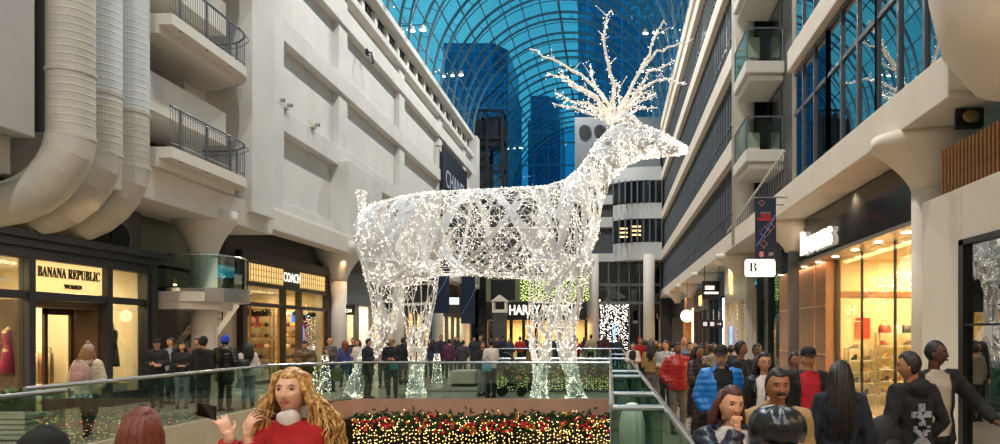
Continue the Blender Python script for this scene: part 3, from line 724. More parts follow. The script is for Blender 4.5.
# interior fittings
def glitter(label, x, y0, y1, z0, z1, n, m, rr, dx=.8, r=.02):
    g = MB()
    for i in range(n): g.oct((x + rr.uniform(-dx, dx), rr.uniform(y0, y1), rr.uniform(z0, z1)), r * rr.uniform(.6, 1.3))
    o = g.build('crystal_lights', m); return tag(o, label, 'string lights', kind='stuff')
M_bulb = no_mis(mat('warm_bulb', 'fff0d0', .5, emit=9, ecol='ffe2b0'))
M_bulbw = no_mis(mat('white_bulb', 'ffffff', .5, emit=8, ecol='fff4e2'))
glitter('glittering crystal lights hanging from the shoe shop ceiling', 7.9, 11.8, 19, 2.95, 3.35, 900, M_bulb, random.Random(8), 1.2, .016)
SHOEC = ('8a5a2a', '1d1a18', 'b98a4a', '5a3318', 'd7c29a', '7c6a58', 'a64a28')
shm = []
for c in SHOEC:
    g = MB(); g.etube([(0, 0, 0, .05, .13), (0, 0, .03, .05, .13), (0, .03, .06, .045, .095), (0, .07, .1, .038, .05), (0, .08, .14 if c in ('1d1a18', 'b98a4a') else .11, .034, .04)], 12)
    shm.append(g.mesh('shoe', [mat('shoe_' + c, c, .5)], True))
rr = random.Random(21)
SHN = dict(zip(SHOEC, ('mid brown', 'black', 'tan', 'dark brown', 'cream', 'grey-brown', 'rust')))
def shelf_unit(lab, short, xa, xb, y, zz, deep=.17, pitch=.3, bags=()):
    t = thing('display_shelves', lab, 'shelves', ((xa + xb) / 2, y, 0)); hw = (xb - xa) / 2
    for q in zz: MB().box(-hw, hw, -deep, deep, q - .02, q).build('shelf', mat('glass_shelf', 'cfe0d8', .2), t)
    g = MB()
    for xx in (-hw, hw - .03): g.box(xx, xx + .03, deep - .03, deep, 0, zz[-1]); g.box(xx, xx + .03, -deep, -deep + .03, 0, zz[-1])
    g.build('upright', M_steel, t)
    for k_, q in enumerate(zz):
        n = max(2, int((xb - xa) / pitch)); row = ('lowest', 'second', 'third', 'fourth', 'fifth', 'top')[k_] if k_ < len(zz) - 1 else 'top'
        for j in range(n):
            if rr.random() < .15: continue
            if k_ in bags:
                c = rr.choice(list(bagm)); o = link('handbag', bagm[c]); o.rotation_euler = (0, 0, PI / 2); l_ = '%s handbag on the %s shelf of the %s' % (BAGN[c], row, short); tag(o, l_, 'handbag', l_)
            else:
                c = rr.randrange(len(SHOEC)); o = link('shoe', shm[c]); o.rotation_euler = (0, 0, rr.choice((-1, 1)) * PI / 2 * rr.uniform(.5, 1.1)); l_ = '%s shoe on the %s shelf of the %s' % (SHN[SHOEC[c]], row, short); tag(o, l_, 'shoe', l_)
            o.location = (xa + .2 + (xb - xa - .4) * j / (n - 1), y, q + .002)
shelf_unit('wide glass wall shelves of shoes and bags at the back of the shoe shop', 'wide glass wall shelves', 6.95, 9.45, 18.75, (.35, .66, .97, 1.28, 1.59, 1.9), bags=(5,))
shelf_unit('narrow stack of shoe shelves beside the brown stone wall', 'narrow stack by the stone wall', 6.15, 6.85, 18.75, (.3, .6, .9, 1.2, 1.5), pitch=.24)
shelf_unit('low stepped shoe table in the middle of the shoe shop', 'low shoe table', 6.6, 7.9, 16.4, (.4, .7, .95), .25, .26)
shelf_unit('low shoe table nearest the shop glass', 'shoe table nearest the glass', 6.4, 7.6, 14.4, (.4, .75), .25, .26)
t = MB().box(6.5, 6.88, 19.03, 19.06, 1.75, 2.3).build('poster', mat('red_sale_poster', 'e0442c', .6)); tag(t, 'small red sale poster on the back wall of the shoe shop', 'poster')
tb = MB(); tb.box(6.1, 9.5, 19.05, 19.09, 2.85, 3.0); struct(tb.build('trim_14', M_brown))

# ---- more right shops
shop(1, SX, 24.8, 28.9, 'dark glass shopfront with greenery left of the brown stone wall', M_dsteel, M_gfr, 45, 'e8ffd8', None, top=5.1, zh=4.2)
g = MB(); rr = random.Random(4)
for i in range(500):
    c = Vector((SX + .6 + rr.uniform(-.2, .2), rr.uniform(25.2, 28.6), rr.uniform(2.6, 4.1))); g.oct(c, rr.uniform(.03, .08))
o = g.build('hanging_greenery', mat('plant_green', '2d5a22')); tag(o, 'green hanging foliage inside the dark glass shopfront', 'plants', kind='stuff')
t = shop(1, SX - .4, 29.0, 34.6, 'pale marble shopfront with a tall glowing emblem', mat('pale_marble', 'c9beb2', .3, var=.12, scale=1.2), M_cream, 70, 'ffd9a8', None, top=5.0, zh=3.3)
g = MB()
for pts in ([(-.3, -.45), (-.1, 0), (-.25, .5)], [(-.1, -.5), (.1, 0), (-.05, .55)], [(.1, -.45), (.3, 0), (.15, .5)]): g.tube([(5.48, 32.6 + a, 4.15 + b_) for a, b_ in pts], .045, 6)
g.build('glowing_emblem', mat('gold_glow', 'ffcf70', .5, emit=3), t)
shop(1, SX - .2, 35.0, 41.5, 'black shopfront with white vertical light strip', M_black, M_gfr, 40, 'd8f0ff', None, top=4.6, zh=3.8)
shop(1, SX - .2, 42, 48.5, 'dark shopfront with gold letters and round lit sign', M_navy, mat('red_wall', 'a8281c', .6), 70, 'ffb890', 'BSB', mat('gold_glow', 'ffcf70'), sz=.9, zsign=3.9, top=4.7, zh=3.3)
shop(1, SX - .2, 49, 56, 'warm lit far shopfront with orange light frame on the right', M_brown, M_cream, 90, 'ffc080', None, top=4.6, zh=3.4)
shop(1, SX - .2, 57, 66, 'farthest shopfront on the right walkway', M_dgrey, M_cream, 60, 'ffd9a8', None, top=4.6, zh=3.4)
p = at_Y(711, 290, 36); _t = box_sign("black blade sign with two small glowing white lines, left of the marble front", p.x, 36, p.z, .9, .9, None); MB().box(-.3, .15, -.08, -.06, .02, .2).build("glowing_line", M_signw, _t); MB().box(-.36, .36, -.08, -.06, -.2, -.1).build("glowing_line", M_signw, _t)
p = at_Y(712, 333 - 9, 34.5)
t = thing('hanging_sign', 'wide black washroom sign with white pictograms over right walkway', 'sign', (p.x, 34.5, p.z)); t.scale = (1.2, 1, 1.2)
MB().box(-.45, .45, -.05, .05, -.16, .16).build('panel', M_black, t)
g = MB()
for x_ in (-.28, 0): g.box(x_ - .08, x_ + .08, -.06, -.05, -.08, .08)
g.bar((.2, -.055, 0), (.36, -.055, 0), .01, .03); g.bar((.36, -.055, 0), (.3, -.055, .05), .01, .025); g.bar((.36, -.055, 0), (.3, -.055, -.05), .01, .025); g.build('pictogram', mat('dim_white', 'c8ccd0', .6, emit=.4), t)
MB().tube([(-.3, 0, .16), (-.3, 0, (5.12 - p.z) / 1.2)], .012, 6).build('hanger', M_dsteel, t); MB().tube([(.3, 0, .16), (.3, 0, (5.12 - p.z) / 1.2)], .012, 6).build('hanger', M_dsteel, t)
p = at_Y(687, 316, 46)
t = thing('hanging_sign', 'round white glowing sign in front of the dark shopfront on the right', 'sign', (p.x, 46, p.z))
MB().ell((0, 0, 0), (.42, .1, .4), 20).build('disc', M_signw, t, smooth=True); MB().tube([(0, 0, 0), (0, 0, 5.12 - p.z)], .02, 6).build('bracket', M_black, t)
# white B sign + big banner
p = at_Y(760, 268, 19.0)
t = thing('hanging_sign', 'white glowing rounded sign with black letter B under the blue banner', 'sign', (p.x, 19.0, p.z))
MB().box(-.4, .4, -.08, .08, -.23, .23).build('lightbox', mat('lightbox_white', 'ffffff', .5, emit=1.6, ecol='fff8e6'), t, bevel=.06)
text(serif('B'), .34, (-.2, -.09, 0), FACE_C, M_letter, t); MB().tube([(.34, .1, 0), (.34, .1, 5.3 - p.z), (.75, .1, 5.3 - p.z)], .02, 6).build('bracket', M_black, t)
p = at_Y(765.5, 228, 18.6)
banner('tall navy banner with red words and leaf outlines hanging from the right gallery', p.x, 18.6, p.z, .54, 1.58, True)
struct(MB().box(5.2, 5.45, 20.75, 21.05, 0, 4.3).build('trim_12', mat('grey_column_cladding', '55575a', .4, metal=.3)))
p = at_Y(711, 256, 34)
t = thing('security_camera', 'small white dome camera under the right gallery edge', 'camera', at_Y(718, 254, 30)); MB().lathe([(.12, 0), (.12, -.1), (.09, -.2), (.02, -.24)], (0, 0, 0), 16).build('dome', M_white2, t); MB().bar((0, 0, 0), (.3, 0, .15), .04, .04).build('bracket', M_white2, t)
# ================================================================ roof vault
VC, VH = -4.2, 8.8
def vault(u, dz=0, s=0):                              # u in [0,pi], left to right
    c = -math.cos(u); return (VC + (VH + s) * c, 20.45 + .5 * c + (8.7 + s) * math.sin(u) + dz)
NV = 40; Y0, Y1 = -30, 95
g = MB()
for i in range(NV):
    a = vault(PI * i / NV); b = vault(PI * (i + 1) / NV)
    g.add([(a[0], Y0, a[1]), (b[0], Y0, b[1]), (b[0], Y1, b[1]), (a[0], Y1, a[1])], [(0, 1, 2, 3)])
ceil = struct(g.build('ceiling', M_roofg))
M_rib = mat('roof_steel', '5c7c88', .5, metal=.2)
g = MB(); N2 = 28
def arc(mb, y, s, w, h):
    for i in range(N2):
        a = vault(PI * i / N2, 0, s); b = vault(PI * (i + 1) / N2, 0, s); mb.bar((a[0], y, a[1]), (b[0], y, b[1]), w, h, up=(0, 1, 0))
arc(g, 0, -.05, .15, .16); arc(g, 0, -.65, .14, .14)
for i in range(1, 28):
    a = vault(PI * i / N2, 0, -.05); b = vault(PI * i / N2, 0, -.65); c = vault(PI * (i + .5) / N2, 0, -.05)
    g.bar((a[0], 0, a[1]), (b[0], 0, b[1]), .04, .05, up=(0, 1, 0))
ribm = g.mesh('roof_rib', [M_rib]); y = -27.2
while y < 96: o = link('roof_rib', ribm, ceil); o.location = (0, y, 0); y += 4.2
g = MB(); arc(g, 0, -.02, .05, .07); thin = g.mesh('glazing_bar', [M_rib]); y = -27.2
while y < 96:
    for q in (2.1,): o = link('glazing_bar', thin, ceil); o.location = (0, y + q, 0)
    y += 4.2
for i in range(1, 18):
    a = vault(PI * i / 18, 0, -.04); MB().bar((a[0], Y0, a[1]), (a[0], Y1, a[1]), .07, .08).build('purlin', M_rib, ceil)
a = vault(PI / 2, 0, -.65); MB().tube([(a[0], Y0, a[1]), (a[0], Y1, a[1])], .07, 6).build('ridge_chord', M_rib, ceil)
# vault end wall: glass with mullions
g = MB(); n = 30; fan = [(VC + 9, Y1, 20)] ; pts = [vault(PI * i / n) for i in range(n + 1)]
g.add([(x, Y1, z) for x, z in pts] + [(VC + VH, Y1, 8), (VC - VH, Y1, 8)], [tuple(range(n + 3))])
o = struct(g.build('wall_back', glass('end_glass', '5fa8cc', .05)))
for i in range(9):
    x = VC - VH + 2 * VH * (i + .5) / 9; u = (x - VC) / VH; MB().bar((x, Y1 - .1, 8), (x, Y1 - .1, 20.4 + 8.6 * math.sqrt(1 - u * u)), .16, .16).build('mullion', M_rib, o)
for z in (12, 15, 18, 21, 24, 27):
    hw = VH * (math.sqrt(max(0, 1 - ((z - 20.4) / 8.7) ** 2)) if z > 20.4 else 1); MB().bar((VC - hw, Y1 - .1, z), (VC + hw, Y1 - .1, z), .12, .16).build('transom', M_rib, o)
struct(MB().box(-13.9, -13.0, 67.45, 95, 0, 20.2).build('wall_left', mat('far_left_wall', 'a8a6a2', .7)))
struct(MB().box(4.65, 10, 66.3, 66.8, 0, 5.1).build('wall_back', M_dgrey))
struct(MB().box(4.6, 5.2, 67, 95, 0, 21).build('wall_right', mat('far_right_wall', '77797c', .7)))
# steel lift tower on the left
t = thing('steel_tower', 'dark steel lattice lift tower at the far end of the left wall', 'tower', (0, 0, 0))
g = MB(); xs = (-12.8, -11.5, -10.1); ys = (67.6, 70)
M_tw = mat('tower_steel', '191d22', .5, metal=.3)
for x in xs:
    for y in ys: MB().bar((x, y, 0), (x, y, 22.5), .28, .28).build('post', M_tw, t)
g = MB()
for k_ in range(9):
    z = 2 + k_ * 2.6
    for y in ys: g.bar((-12.8, y, z), (-10.1, y, z), .16, .2); g.bar((-12.8, y, z), (-10.1, y, z + 2.6), .08, .08)
    for x in (-12.8, -10.1): g.bar((x, 67.6, z), (x, 70, z), .16, .2)
g.build('bracing', M_tw, t)
MB().box(-12.7, -10.2, 67.7, 69.9, 19.5, 22).build('machine_room', M_tw, t)
MB().box(-12.4, -11.6, 67.8, 69.8, 0, 19).build('lift_shaft_panel', mat('tower_panel', '2a3138', .4), t)
# fixtures in the vault
k = 0
for (px, py, lab) in ((412, 30, 'cluster of three floodlights left of the roof ridge, nearest one'), (452, 150 - 75, 'cluster of floodlights low on the left side of the glass vault'), (515, 148, 'tiny far floodlight cluster near the left vault foot'),
                      (655, 32, 'floodlight cluster on the right side of the vault beside the antlers'), (650, 70, 'second floodlight cluster below the one beside the antlers')):
    # meet the vault surface along the pixel's ray
    d = ray(px, py); best = None
    for q in range(50, 900):
        p = CAM + d * (q * .1)
        if abs(p.x - VC) < VH:
            zz = 20.4 + 8.7 * math.sqrt(1 - ((p.x - VC) / VH) ** 2)
            if p.z > zz - .9: best = p; break
    if best is None: continue
    t = thing('floodlight_cluster', lab, 'floodlight', best)
    MB().bar((-.9, 0, .25), (.9, 0, .35), .07, .07).build('bar', M_rib, t)
    for j in range(3):
        x = -.7 + .7 * j; MB().lathe([(.12, .3), (.22, 0), (.2, 0)], (x, 0, -.1 + .05 * j), 14).build('housing', M_white2, t)
        MB().lathe([(.19, -.02), (.19, 0)], (x, 0, -.1 + .05 * j), 14).build('lens', no_mis(mat('flood_lens', 'fff2dd', .4, emit=7)), t)
# ---------------------------------------------------------------- end building
EB = mat('end_building_white', 'c3c2c0', .6, var=.05)
eb = thing('end_building', 'white curved office block with dark window bands closing the far end of the mall', 'building', (0, 0, 0))
YE = 66.0
def zat(py, px=620, Y=YE): return at_Y(px, py, Y).z
def xat(px, Y=YE, py=260): return at_Y(px, py, Y).x
xl, xr = xat(588), 9.2
def curved(z0, z1, dy=0, xa=None, xb=4.6, m=EB, name='spandrel'):
    xa = xa if xa is not None else xat(613); pts = []
    for i in range(13):
        a = i / 12; x = xa + (xb - xa) * a; y = YE - 2.2 - dy + (1.6 * (1 - a) ** 3)
        pts.append((x, y))
    pts += [(xb, YE + 3), (xa, YE + 3)]
    return MB().prism(pts, z0, z1).build(name, m, eb)
curved(zat(262), zat(245)); curved(zat(222), zat(207)); curved(zat(185), zat(172))
M_dw = mat('dark_office_window', '14181c', .15)
curved(zat(245), zat(222), -.25, m=M_dw, name='window_band'); curved(zat(207), zat(185), -.25, m=M_dw, name='window_band')
for z0, z1 in ((zat(245), zat(222)), (zat(207), zat(185))):
    for i in range(9):
        x = xat(613) + (4.6 - xat(613)) * i / 8; MB().box(x - .06, x + .06, YE - 2.25, YE - 1.9, z0, z1).build('mullion', M_alu, eb)
for (a, c, z) in ((619, 627, 232), (630, 640, 230)):
    for q in range(3): MB().box(xat(a), xat(c), YE - 2.2, YE - 2.12, zat(z + q * 4) - .07, zat(z + q * 4) + .07).build('lit_ceiling_panel', no_mis(mat('lit_office', 'ffdca0')), eb)
MB().box(xl, xat(613), YE - .5, YE + 3, zat(185), zat(172)).build('spandrel', EB, eb)
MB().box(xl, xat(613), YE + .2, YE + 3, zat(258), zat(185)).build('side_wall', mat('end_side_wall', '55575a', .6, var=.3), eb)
for a, c in ((262, 254), (228, 218), (205, 196)): MB().box(xl, xat(613), YE - .5, YE + .2, zat(a), zat(c)).build('spandrel', EB, eb)
MB().box(xl, 4.6, YE - .3, YE + 4, zat(172), zat(118)).build('rooftop_box', mat('rooftop_grey', '6e7377', .6), eb)
for px in (585, 600):
    p = at_Y(px, 131, YE - .4); MB().tube([(p.x, YE - .45, p.z), (p.x, YE - .25, p.z)], .55, 24).build('round_vent', M_black, eb)
MB().box(xat(575), xat(612), YE - .25, YE + 4, zat(172), zat(118)).build('rooftop_box', mat('rooftop_grey', '6e7377'), eb)
MB().box(xat(598), 4.6, YE - .2, YE, 0, zat(262)).build('ground_glass', glass('far_dark_glass', '4a5258', .05), eb)
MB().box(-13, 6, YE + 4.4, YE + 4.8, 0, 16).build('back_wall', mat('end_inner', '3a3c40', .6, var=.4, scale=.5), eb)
for z in (zat(303), zat(285)): MB().box(xat(598), 4.6, YE - .35, YE - .2, z - .12, z + .12).build('transom', M_alu, eb)
for i in range(7): x = xat(598) + (4.6 - xat(598)) * i / 6; MB().box(x - .05, x + .05, YE - .35, YE - .2, 0, zat(262)).build('mullion', M_alu, eb)
for px, nm in ((593, 'a'), (649, 'b')):
    p = at_Y(px, 300, YE - 3); struct(MB().lathe([(.5, 0), (.5, zat(258))], (p.x, YE - 3, 0), 24).build('trim_13', M_white2, smooth=True))
# store wall with HARRY ROSEN, left of the columns
hr = thing('shopfront', 'black fronted two-storey shop with white lit sign beyond the deer legs', 'shopfront', (0, 0, 0))
YH = 60.0; xa, xb = at_Y(486, 300, YH).x, at_Y(586, 300, YH).x
zs = lambda py: at_Y(540, py, YH).z
MB().box(xa, xb, YH, YH + .6, zs(320), zs(302)).build('fascia', M_black, hr)
text('HARRY ROSEN', 1.15, (at_Y(541, 310, YH).x, YH - .06, zs(310.5)), FACE_C, M_signw, hr, sx=.70, bold=.02)
g = MB()
for i in range(9): x = xa + (xb - xa) * i / 8; g.box(x - .12, x + .12, YH, YH + .4, 0, zs(320))
g.build('frame', M_black, hr)
MB().box(xa, xb, YH + .15, YH + .2, 0, zs(320)).build('glass_panel', M_glass, hr)
MB().box(xa, xb, YH + 4, YH + 4.3, 0, zs(320)).build('inner_wall', M_cream, hr)
MB().box(xa, xb, YH + .3, YH + 4, zs(320), zs(320) + .2).build('inner_ceiling', M_cream, hr)
for i in range(3): lamp('AREA', 'shop_ceiling_light', (xa + (xb - xa) * (i + .5) / 3, YH + 2, zs(321)), 260, 'ffc880', 1.5, (0, 0, 0), size_y=1.5)
MB().box(xa, at_Y(520, 300, YH).x, YH, YH + .5, zs(302), zs(276)).build('upper_wall', mat('khaki_wall', '6b6c50', .6, var=.3), hr)
for i in range(2):
    x = at_Y(497 + 12 * i, 290, YH).x; MB().box(x - .5, x + .5, YH - .05, YH, zs(300), zs(280)).build('upper_window', M_dw, hr)
xw0, xw1 = at_Y(520, 290, YH).x, at_Y(588, 290, YH).x
MB().box(xa, xw1, YH, YH + .5, zs(276), zs(262)).build('upper_fascia', M_dgrey, hr)
MB().box(-13, xw1, YH + .6, YH + 1, zs(262), zs(262) + 5).build('upper_wall', M_dgrey, hr)
MB().box(xw0, xw1, YH + .3, YH + .4, zs(302), zs(276)).build('upper_wall', mat('moss_wall', '3f5a22', .7, var=.3, scale=3), hr)
rr = random.Random(9); g = MB()
for i in range(46):
    x = xw0 + (xw1 - xw0) * i / 45; z = zs(276)
    while z > zs(301): g.oct((x + rr.gauss(0, .03), YH + .2, z), .055); z -= rr.uniform(.16, .34)
o = g.build('light_curtain', no_mis(mat('green_gold_bulb', 'd8e0a0', .5, emit=3, ecol='ccd68a'))); tag(o, 'curtain of yellow-green lights above the lit shop sign at the far end', 'string lights', kind='stuff')
# wall of white lights in the far ground glass
g = MB()
for i in range(480):
    x = rr.uniform(xat(600, YE - .8), xat(628, YE - .8)); g.oct((x, YE - .8 + rr.uniform(-.3, .2), rr.uniform(.4, zat(305, 620, YE))), .03)
o = g.build('light_curtain', M_bulbw); tag(o, 'wall of small white lights between the two far white columns', 'string lights', kind='stuff')
t = MB().box(xat(614, 62, 330), xat(615.5, 62, 330), 61.9, 62, 0, 2.6).build('light_strip', no_mis(mat('blue_neon', '3a6cff', .5, emit=6))); tag(t, 'upright blue neon strip near the far white columns', 'light')
t = MB().box(5.38, 5.44, 32.2, 32.26, 0, 2.2).build('light_strip', no_mis(mat('blue_neon', '3a6cff'))); tag(t, 'short vertical blue light strip before the pale marble shopfront', 'light')
for (yy, c, lab, x_) in ((49.1, 'warm_neon', 'tall warm white light edge of the farthest right shopfront', 5.7), (35.1, 'cool_neon', 'cool white vertical light at the black shopfront on the right', 5.6)):
    t = MB().box(x_ - .1, x_, yy, yy + .12, 0, 3.6).build('light_strip', no_mis(mat(c, 'ffd9a0' if 'warm' in c else 'eaf4ff', .5, emit=4))); tag(t, lab, 'light')
# white kiosk gable sign left of the lit sign
t = thing('kiosk', 'tall narrow white gabled kiosk left of the lit far shop sign', 'kiosk', at_Y(500, 333, 57)); t.location.z = 0
g = MB(); g.box(-.5, .5, -.4, .4, 0, 3.5); g.build('stall', M_dgrey, t)
g = MB(); g.box(-.55, .55, -.45, .45, 3.5, 3.75); g.box(-.55, -.42, -.45, .45, 3.75, 4.4); g.box(.42, .55, -.45, .45, 3.75, 4.4); g.add([(-.65, -.5, 4.4), (.65, -.5, 4.4), (0, -.5, 4.9), (-.65, .5, 4.4), (.65, .5, 4.4), (0, .5, 4.9)], [(0, 1, 2), (5, 4, 3), (0, 2, 5, 3), (1, 4, 5, 2), (0, 3, 4, 1)]); g.build('gable_roof', M_white2, t)

# ---------------------------------------------------------------- city beyond the glass
M_t1 = bpy.data.materials.new('blue_tower_facade'); M_t1.use_nodes = True; _t = M_t1.node_tree; _b = _t.nodes['Principled BSDF']
tc = _t.nodes.new('ShaderNodeTexCoord'); br = _t.nodes.new('ShaderNodeTexBrick'); br.offset = 0; br.inputs['Scale'].default_value = 1; br.inputs['Brick Width'].default_value = 3.0
br.inputs['Row Height'].default_value = 3.8; br.inputs['Mortar Size'].default_value = .16; br.inputs['Color1'].default_value = lin('2a6f9c'); br.inputs['Color2'].default_value = lin('1d5a86'); br.inputs['Mortar'].default_value = lin('3f8fbc')
mp = _t.nodes.new('ShaderNodeMapping'); mp.inputs['Rotation'].default_value = (PI / 2, 0, 0)
_t.links.new(tc.outputs['Object'], mp.inputs[0]); _t.links.new(mp.outputs[0], br.inputs['Vector']); _t.links.new(br.outputs[0], _b.inputs['Base Color']); _b.inputs['Roughness'].default_value = .3
for (pa, pb, Y, ptop, lab) in ((578, 735, 125, -200, 'huge dark blue glass tower behind the vault to the right'), (440, 508, 140, 42, 'rounded dark blue tower seen through the left part of the vault'),
                               (528, 560, 170, 95, 'slim blue tower far behind the vault centre')):
    a, c = at_Y(pa, 60, Y), at_Y(pb, 60, Y); zt = at_Y(500, ptop, Y).z
    t = thing('skyscraper', lab, 'skyscraper', ((a.x + c.x) / 2, Y, 0)); hw = (c.x - a.x) / 2
    g = MB(); g.box(-hw, hw, 0, 22, 0, zt - 6); g.build('tower', M_t1, t)
    g = MB(); g.prism([(-hw + .5, .5), (hw - 3, .5), (hw - .5, 4), (hw - .5, 21), (-hw + .5, 21)], zt - 6, zt); g.build('crown', M_t1, t)

# ================================================================ railings
def rail_run(label, pts, top=1.07, frm=.04, posts=1.9, glassm=M_rail, cap=True):
    t = thing('glass_railing', label, 'railing', (0, 0, 0))
    for a, b_ in zip(pts[:-1], pts[1:]):
        a = Vector((a[0], a[1], 0)); b_ = Vector((b_[0], b_[1], 0)); L = (b_ - a).length; n = max(1, round(L / posts)); d = (b_ - a) / n
        for i in range(n):
            p, q = a + d * i + d.normalized() * .01, a + d * (i + 1) - d.normalized() * .01
            MB().bar(p + Vector((0, 0, (top + frm) / 2)), q + Vector((0, 0, (top + frm) / 2)), .014, top - frm - .02).build('glass_panel', glassm, t)
    g = MB(); g.tube([(x, y, top) for x, y in pts], .036, 10); g.build('handrail', M_steel, t)
    g = MB()
    for a, b_ in zip(pts[:-1], pts[1:]): g.bar((a[0], a[1], .03), (b_[0], b_[1], .03), .05, .06)
    g.build('base_channel', M_alu, t); return t
rail_run('glass railing on the left, nearest stretch with overlapping end', [(-7.9, 4.7), (-7.9, 10.45)])
rail_run('long glass railing of the left walkway behind the blond woman', [(-8.7, 10.7), (-8.7, 18.3), (-7.9, 19.2), (-7.2, 20.25)])
rail_run('front glass railing crossing before the deer', [(-7.18, 20.28), (0, 20.28)])
rail_run('rear glass railing behind the deer platform', [(-4.05, 23.15), (0, 23.15)])
rail_run('far glass railing across the mall beyond the second opening', [(-5.9, 38.1), (.6, 38.1)])
rail_run('glass railing along the left of the second opening', [(-4.05, 23.3), (-6.02, 37.9)])
rail_run('long glass railing of the right walkway running into the distance', [(.62, 4.7), (.62, 8.0), (.62, 37.9)], glassm=M_gtint)
rail_run('glass railing along the right end of the deer platform opening', [(0.02, 8.0), (0.02, 37.9)], glassm=M_gtint)
for y, w_ in ((8.0, 'nearest'), (9.8, 'second nearest'), (13.8, 'third'), (15.6, 'fourth'), (23.3, 'fifth'), (28, 'farthest')):
    rail_run('%s of the short crosswise glass rails at the right of the opening' % w_, [(.03, y), (.6, y)], glassm=M_gtint)
# ledge between the crosswise rails
struct(MB().box(0, .62, 6.5, 38, -.5, 0).build('floor', M_floor))
# white ribbed lantern
t = thing('ribbed_lantern', 'tall white ribbed oval lantern behind the nearest crosswise glass', 'lantern', (at_Y(632, 420, 8.5).x, 8.5, 0))
g = MB(); n = 24; prof = []
for i in range(15):
    a = PI * i / 14; prof.append((.135 * math.sin(a) ** .8 + .01, .73 - .35 * math.cos(a)))
vs = [[((r_ * (1 + .09 * (j % 2))) * math.cos(2 * PI * j / n), (r_ * (1 + .09 * (j % 2))) * math.sin(2 * PI * j / n), z) for j in range(n)] for r_, z in prof]
g.rings(vs); g.build('shade', mat('lantern_white', 'd8e2d4', .5), t)
MB().lathe([(.12, 0), (.12, .02), (.015, .04), (.015, .4)], (0, 0, 0), 16).build('stand', M_steel, t)

# ================================================================ garlands
M_gar = mat('garland_green', '2c4a20', .8, var=.5, scale=8)
M_red = mat('red_bauble', 'c4141c', .25, spec=.8); M_gold = mat('gold_bauble', 'd89a3c', .25, metal=.6)
def garland(label, x0, x1, y, z, seed, dens=1.0, nb=95, br=.06, sc=1.0):
    rr = random.Random(seed); t = thing('christmas_garland', label, 'garland', ((x0 + x1) / 2, y, z)); L = x1 - x0
    g = MB()
    for i in range(int(L * 260 * dens)):
        x = rr.uniform(-L / 2, L / 2); c = Vector((x, rr.gauss(0, .09), rr.gauss(-.18, .13) * sc)); a = rr.uniform(0, 2 * PI)
        d = Vector((math.cos(a) * .09, rr.uniform(-.06, .06), math.sin(a) * .09)); s_ = d.cross(Vector((0, 1, 0))).normalized() * .028
        g.add([c - d, c + s_, c + d, c - s_], [(0, 1, 2, 3)])
    g.tube([(-L / 2, .03, -.18 * sc), (L / 2, .03, -.18 * sc)], .13, 8)
    g.build('foliage', M_gar, t)
    bm = {m.name: MB().ell((0, 0, 0), br, 8).mesh('bauble', [m], True) for m in (M_red, M_gold)}
    for i in range(nb):
        m = rr.choice((M_red, M_red, M_gold)); o = link('bauble', bm[m.name], t); o.location = (rr.uniform(-L / 2, L / 2), rr.uniform(-.22, -.12), rr.gauss(-.18, .14) * sc)
    g = MB()
    for i in range(int(L * 45)): g.oct((rr.uniform(-L / 2, L / 2), rr.uniform(-.26, -.1), rr.gauss(-.2, .15) * sc), .012)
    o = g.build('string_lights', no_mis(mat('gold_bulb', 'ffd27a', .5, emit=8, ecol='ffcf80')), t); o['kind'] = 'stuff'
    g = MB()
    for i in range(int(L * 4)):
        c = Vector((rr.uniform(-L / 2, L / 2), -.2, rr.gauss(-.18, .1) * sc))
        for q in range(6):
            a = q * PI / 3; d = Vector((math.cos(a) * .065, -.03, math.sin(a) * .065)); s_ = Vector((-d.z, 0, d.x)) * .35; g.add([c, c + d * .6 + s_, c + d, c + d * .6 - s_], [(0, 1, 2, 3)])
    o = g.build('poinsettia', mat('red_ribbon', 'c01018'), t); o['kind'] = 'stuff'
    return t
garland('thick green garland with red and gold baubles under the copper platform edge', -7.1, 0, 19.98, -.42, 1, 1.2)
garland('far green and red garland on the edge beyond the second opening', -5.9, 0, 37.8, .12, 2, .5, 60, .09, 2.0)
def curtain(label, x0, x1, y, zt, zb, step, seed, r=.012, m=M_bulb, dy=0):
    rr = random.Random(seed); g = MB(); x = x0
    while x < x1:
        L = rr.uniform(.5, 1) * (zt - zb); z = zt
        while z > zt - L: g.oct((x + rr.gauss(0, .015), y + rr.uniform(-.06, .06), z), r); z -= rr.uniform(.05, .12) * (step / .05) ** .5
        x += step * rr.uniform(.6, 1.4)
    o = g.build('light_curtain', m); return tag(o, label, 'string lights', kind='stuff')
curtain('dense curtain of warm lights hanging below the near garland', -7.1, 0, 19.98, -.8, -3.2, .085, 3, .014, no_mis(mat('gold_bulb', 'ffd27a')))
curtain('curtain of yellow-green lights hanging below the far garland', -5.9, 0, 37.8, -.35, -1.6, .11, 4, .03, no_mis(mat('pale_gold_bulb', 'eadc9a', .5, emit=4, ecol='ecd98c')))
# pale stone seats/planter boxes beyond the platform
for (pa, pb, Y, h, lab) in ((453, 478, 26.2, .55, 'pale stone box planter beyond the deer platform'), (400, 416, 28.0, .5, 'low pale stone bench on the far left floor')):
    a, c = at_Y(pa, 380, Y).x, at_Y(pb, 380, Y).x; t = thing('stone_bench', lab, 'bench', ((a + c) / 2, Y, 0)); hw = (c - a) / 2
    MB().box(-hw, hw, -.6, .6, .08, h).build('body', mat('pale_stone', 'b9b0a0', .4, var=.1), t, bevel=.03); MB().box(-hw + .08, hw - .08, -.5, .5, 0, .08).build('plinth', M_dgrey, t)
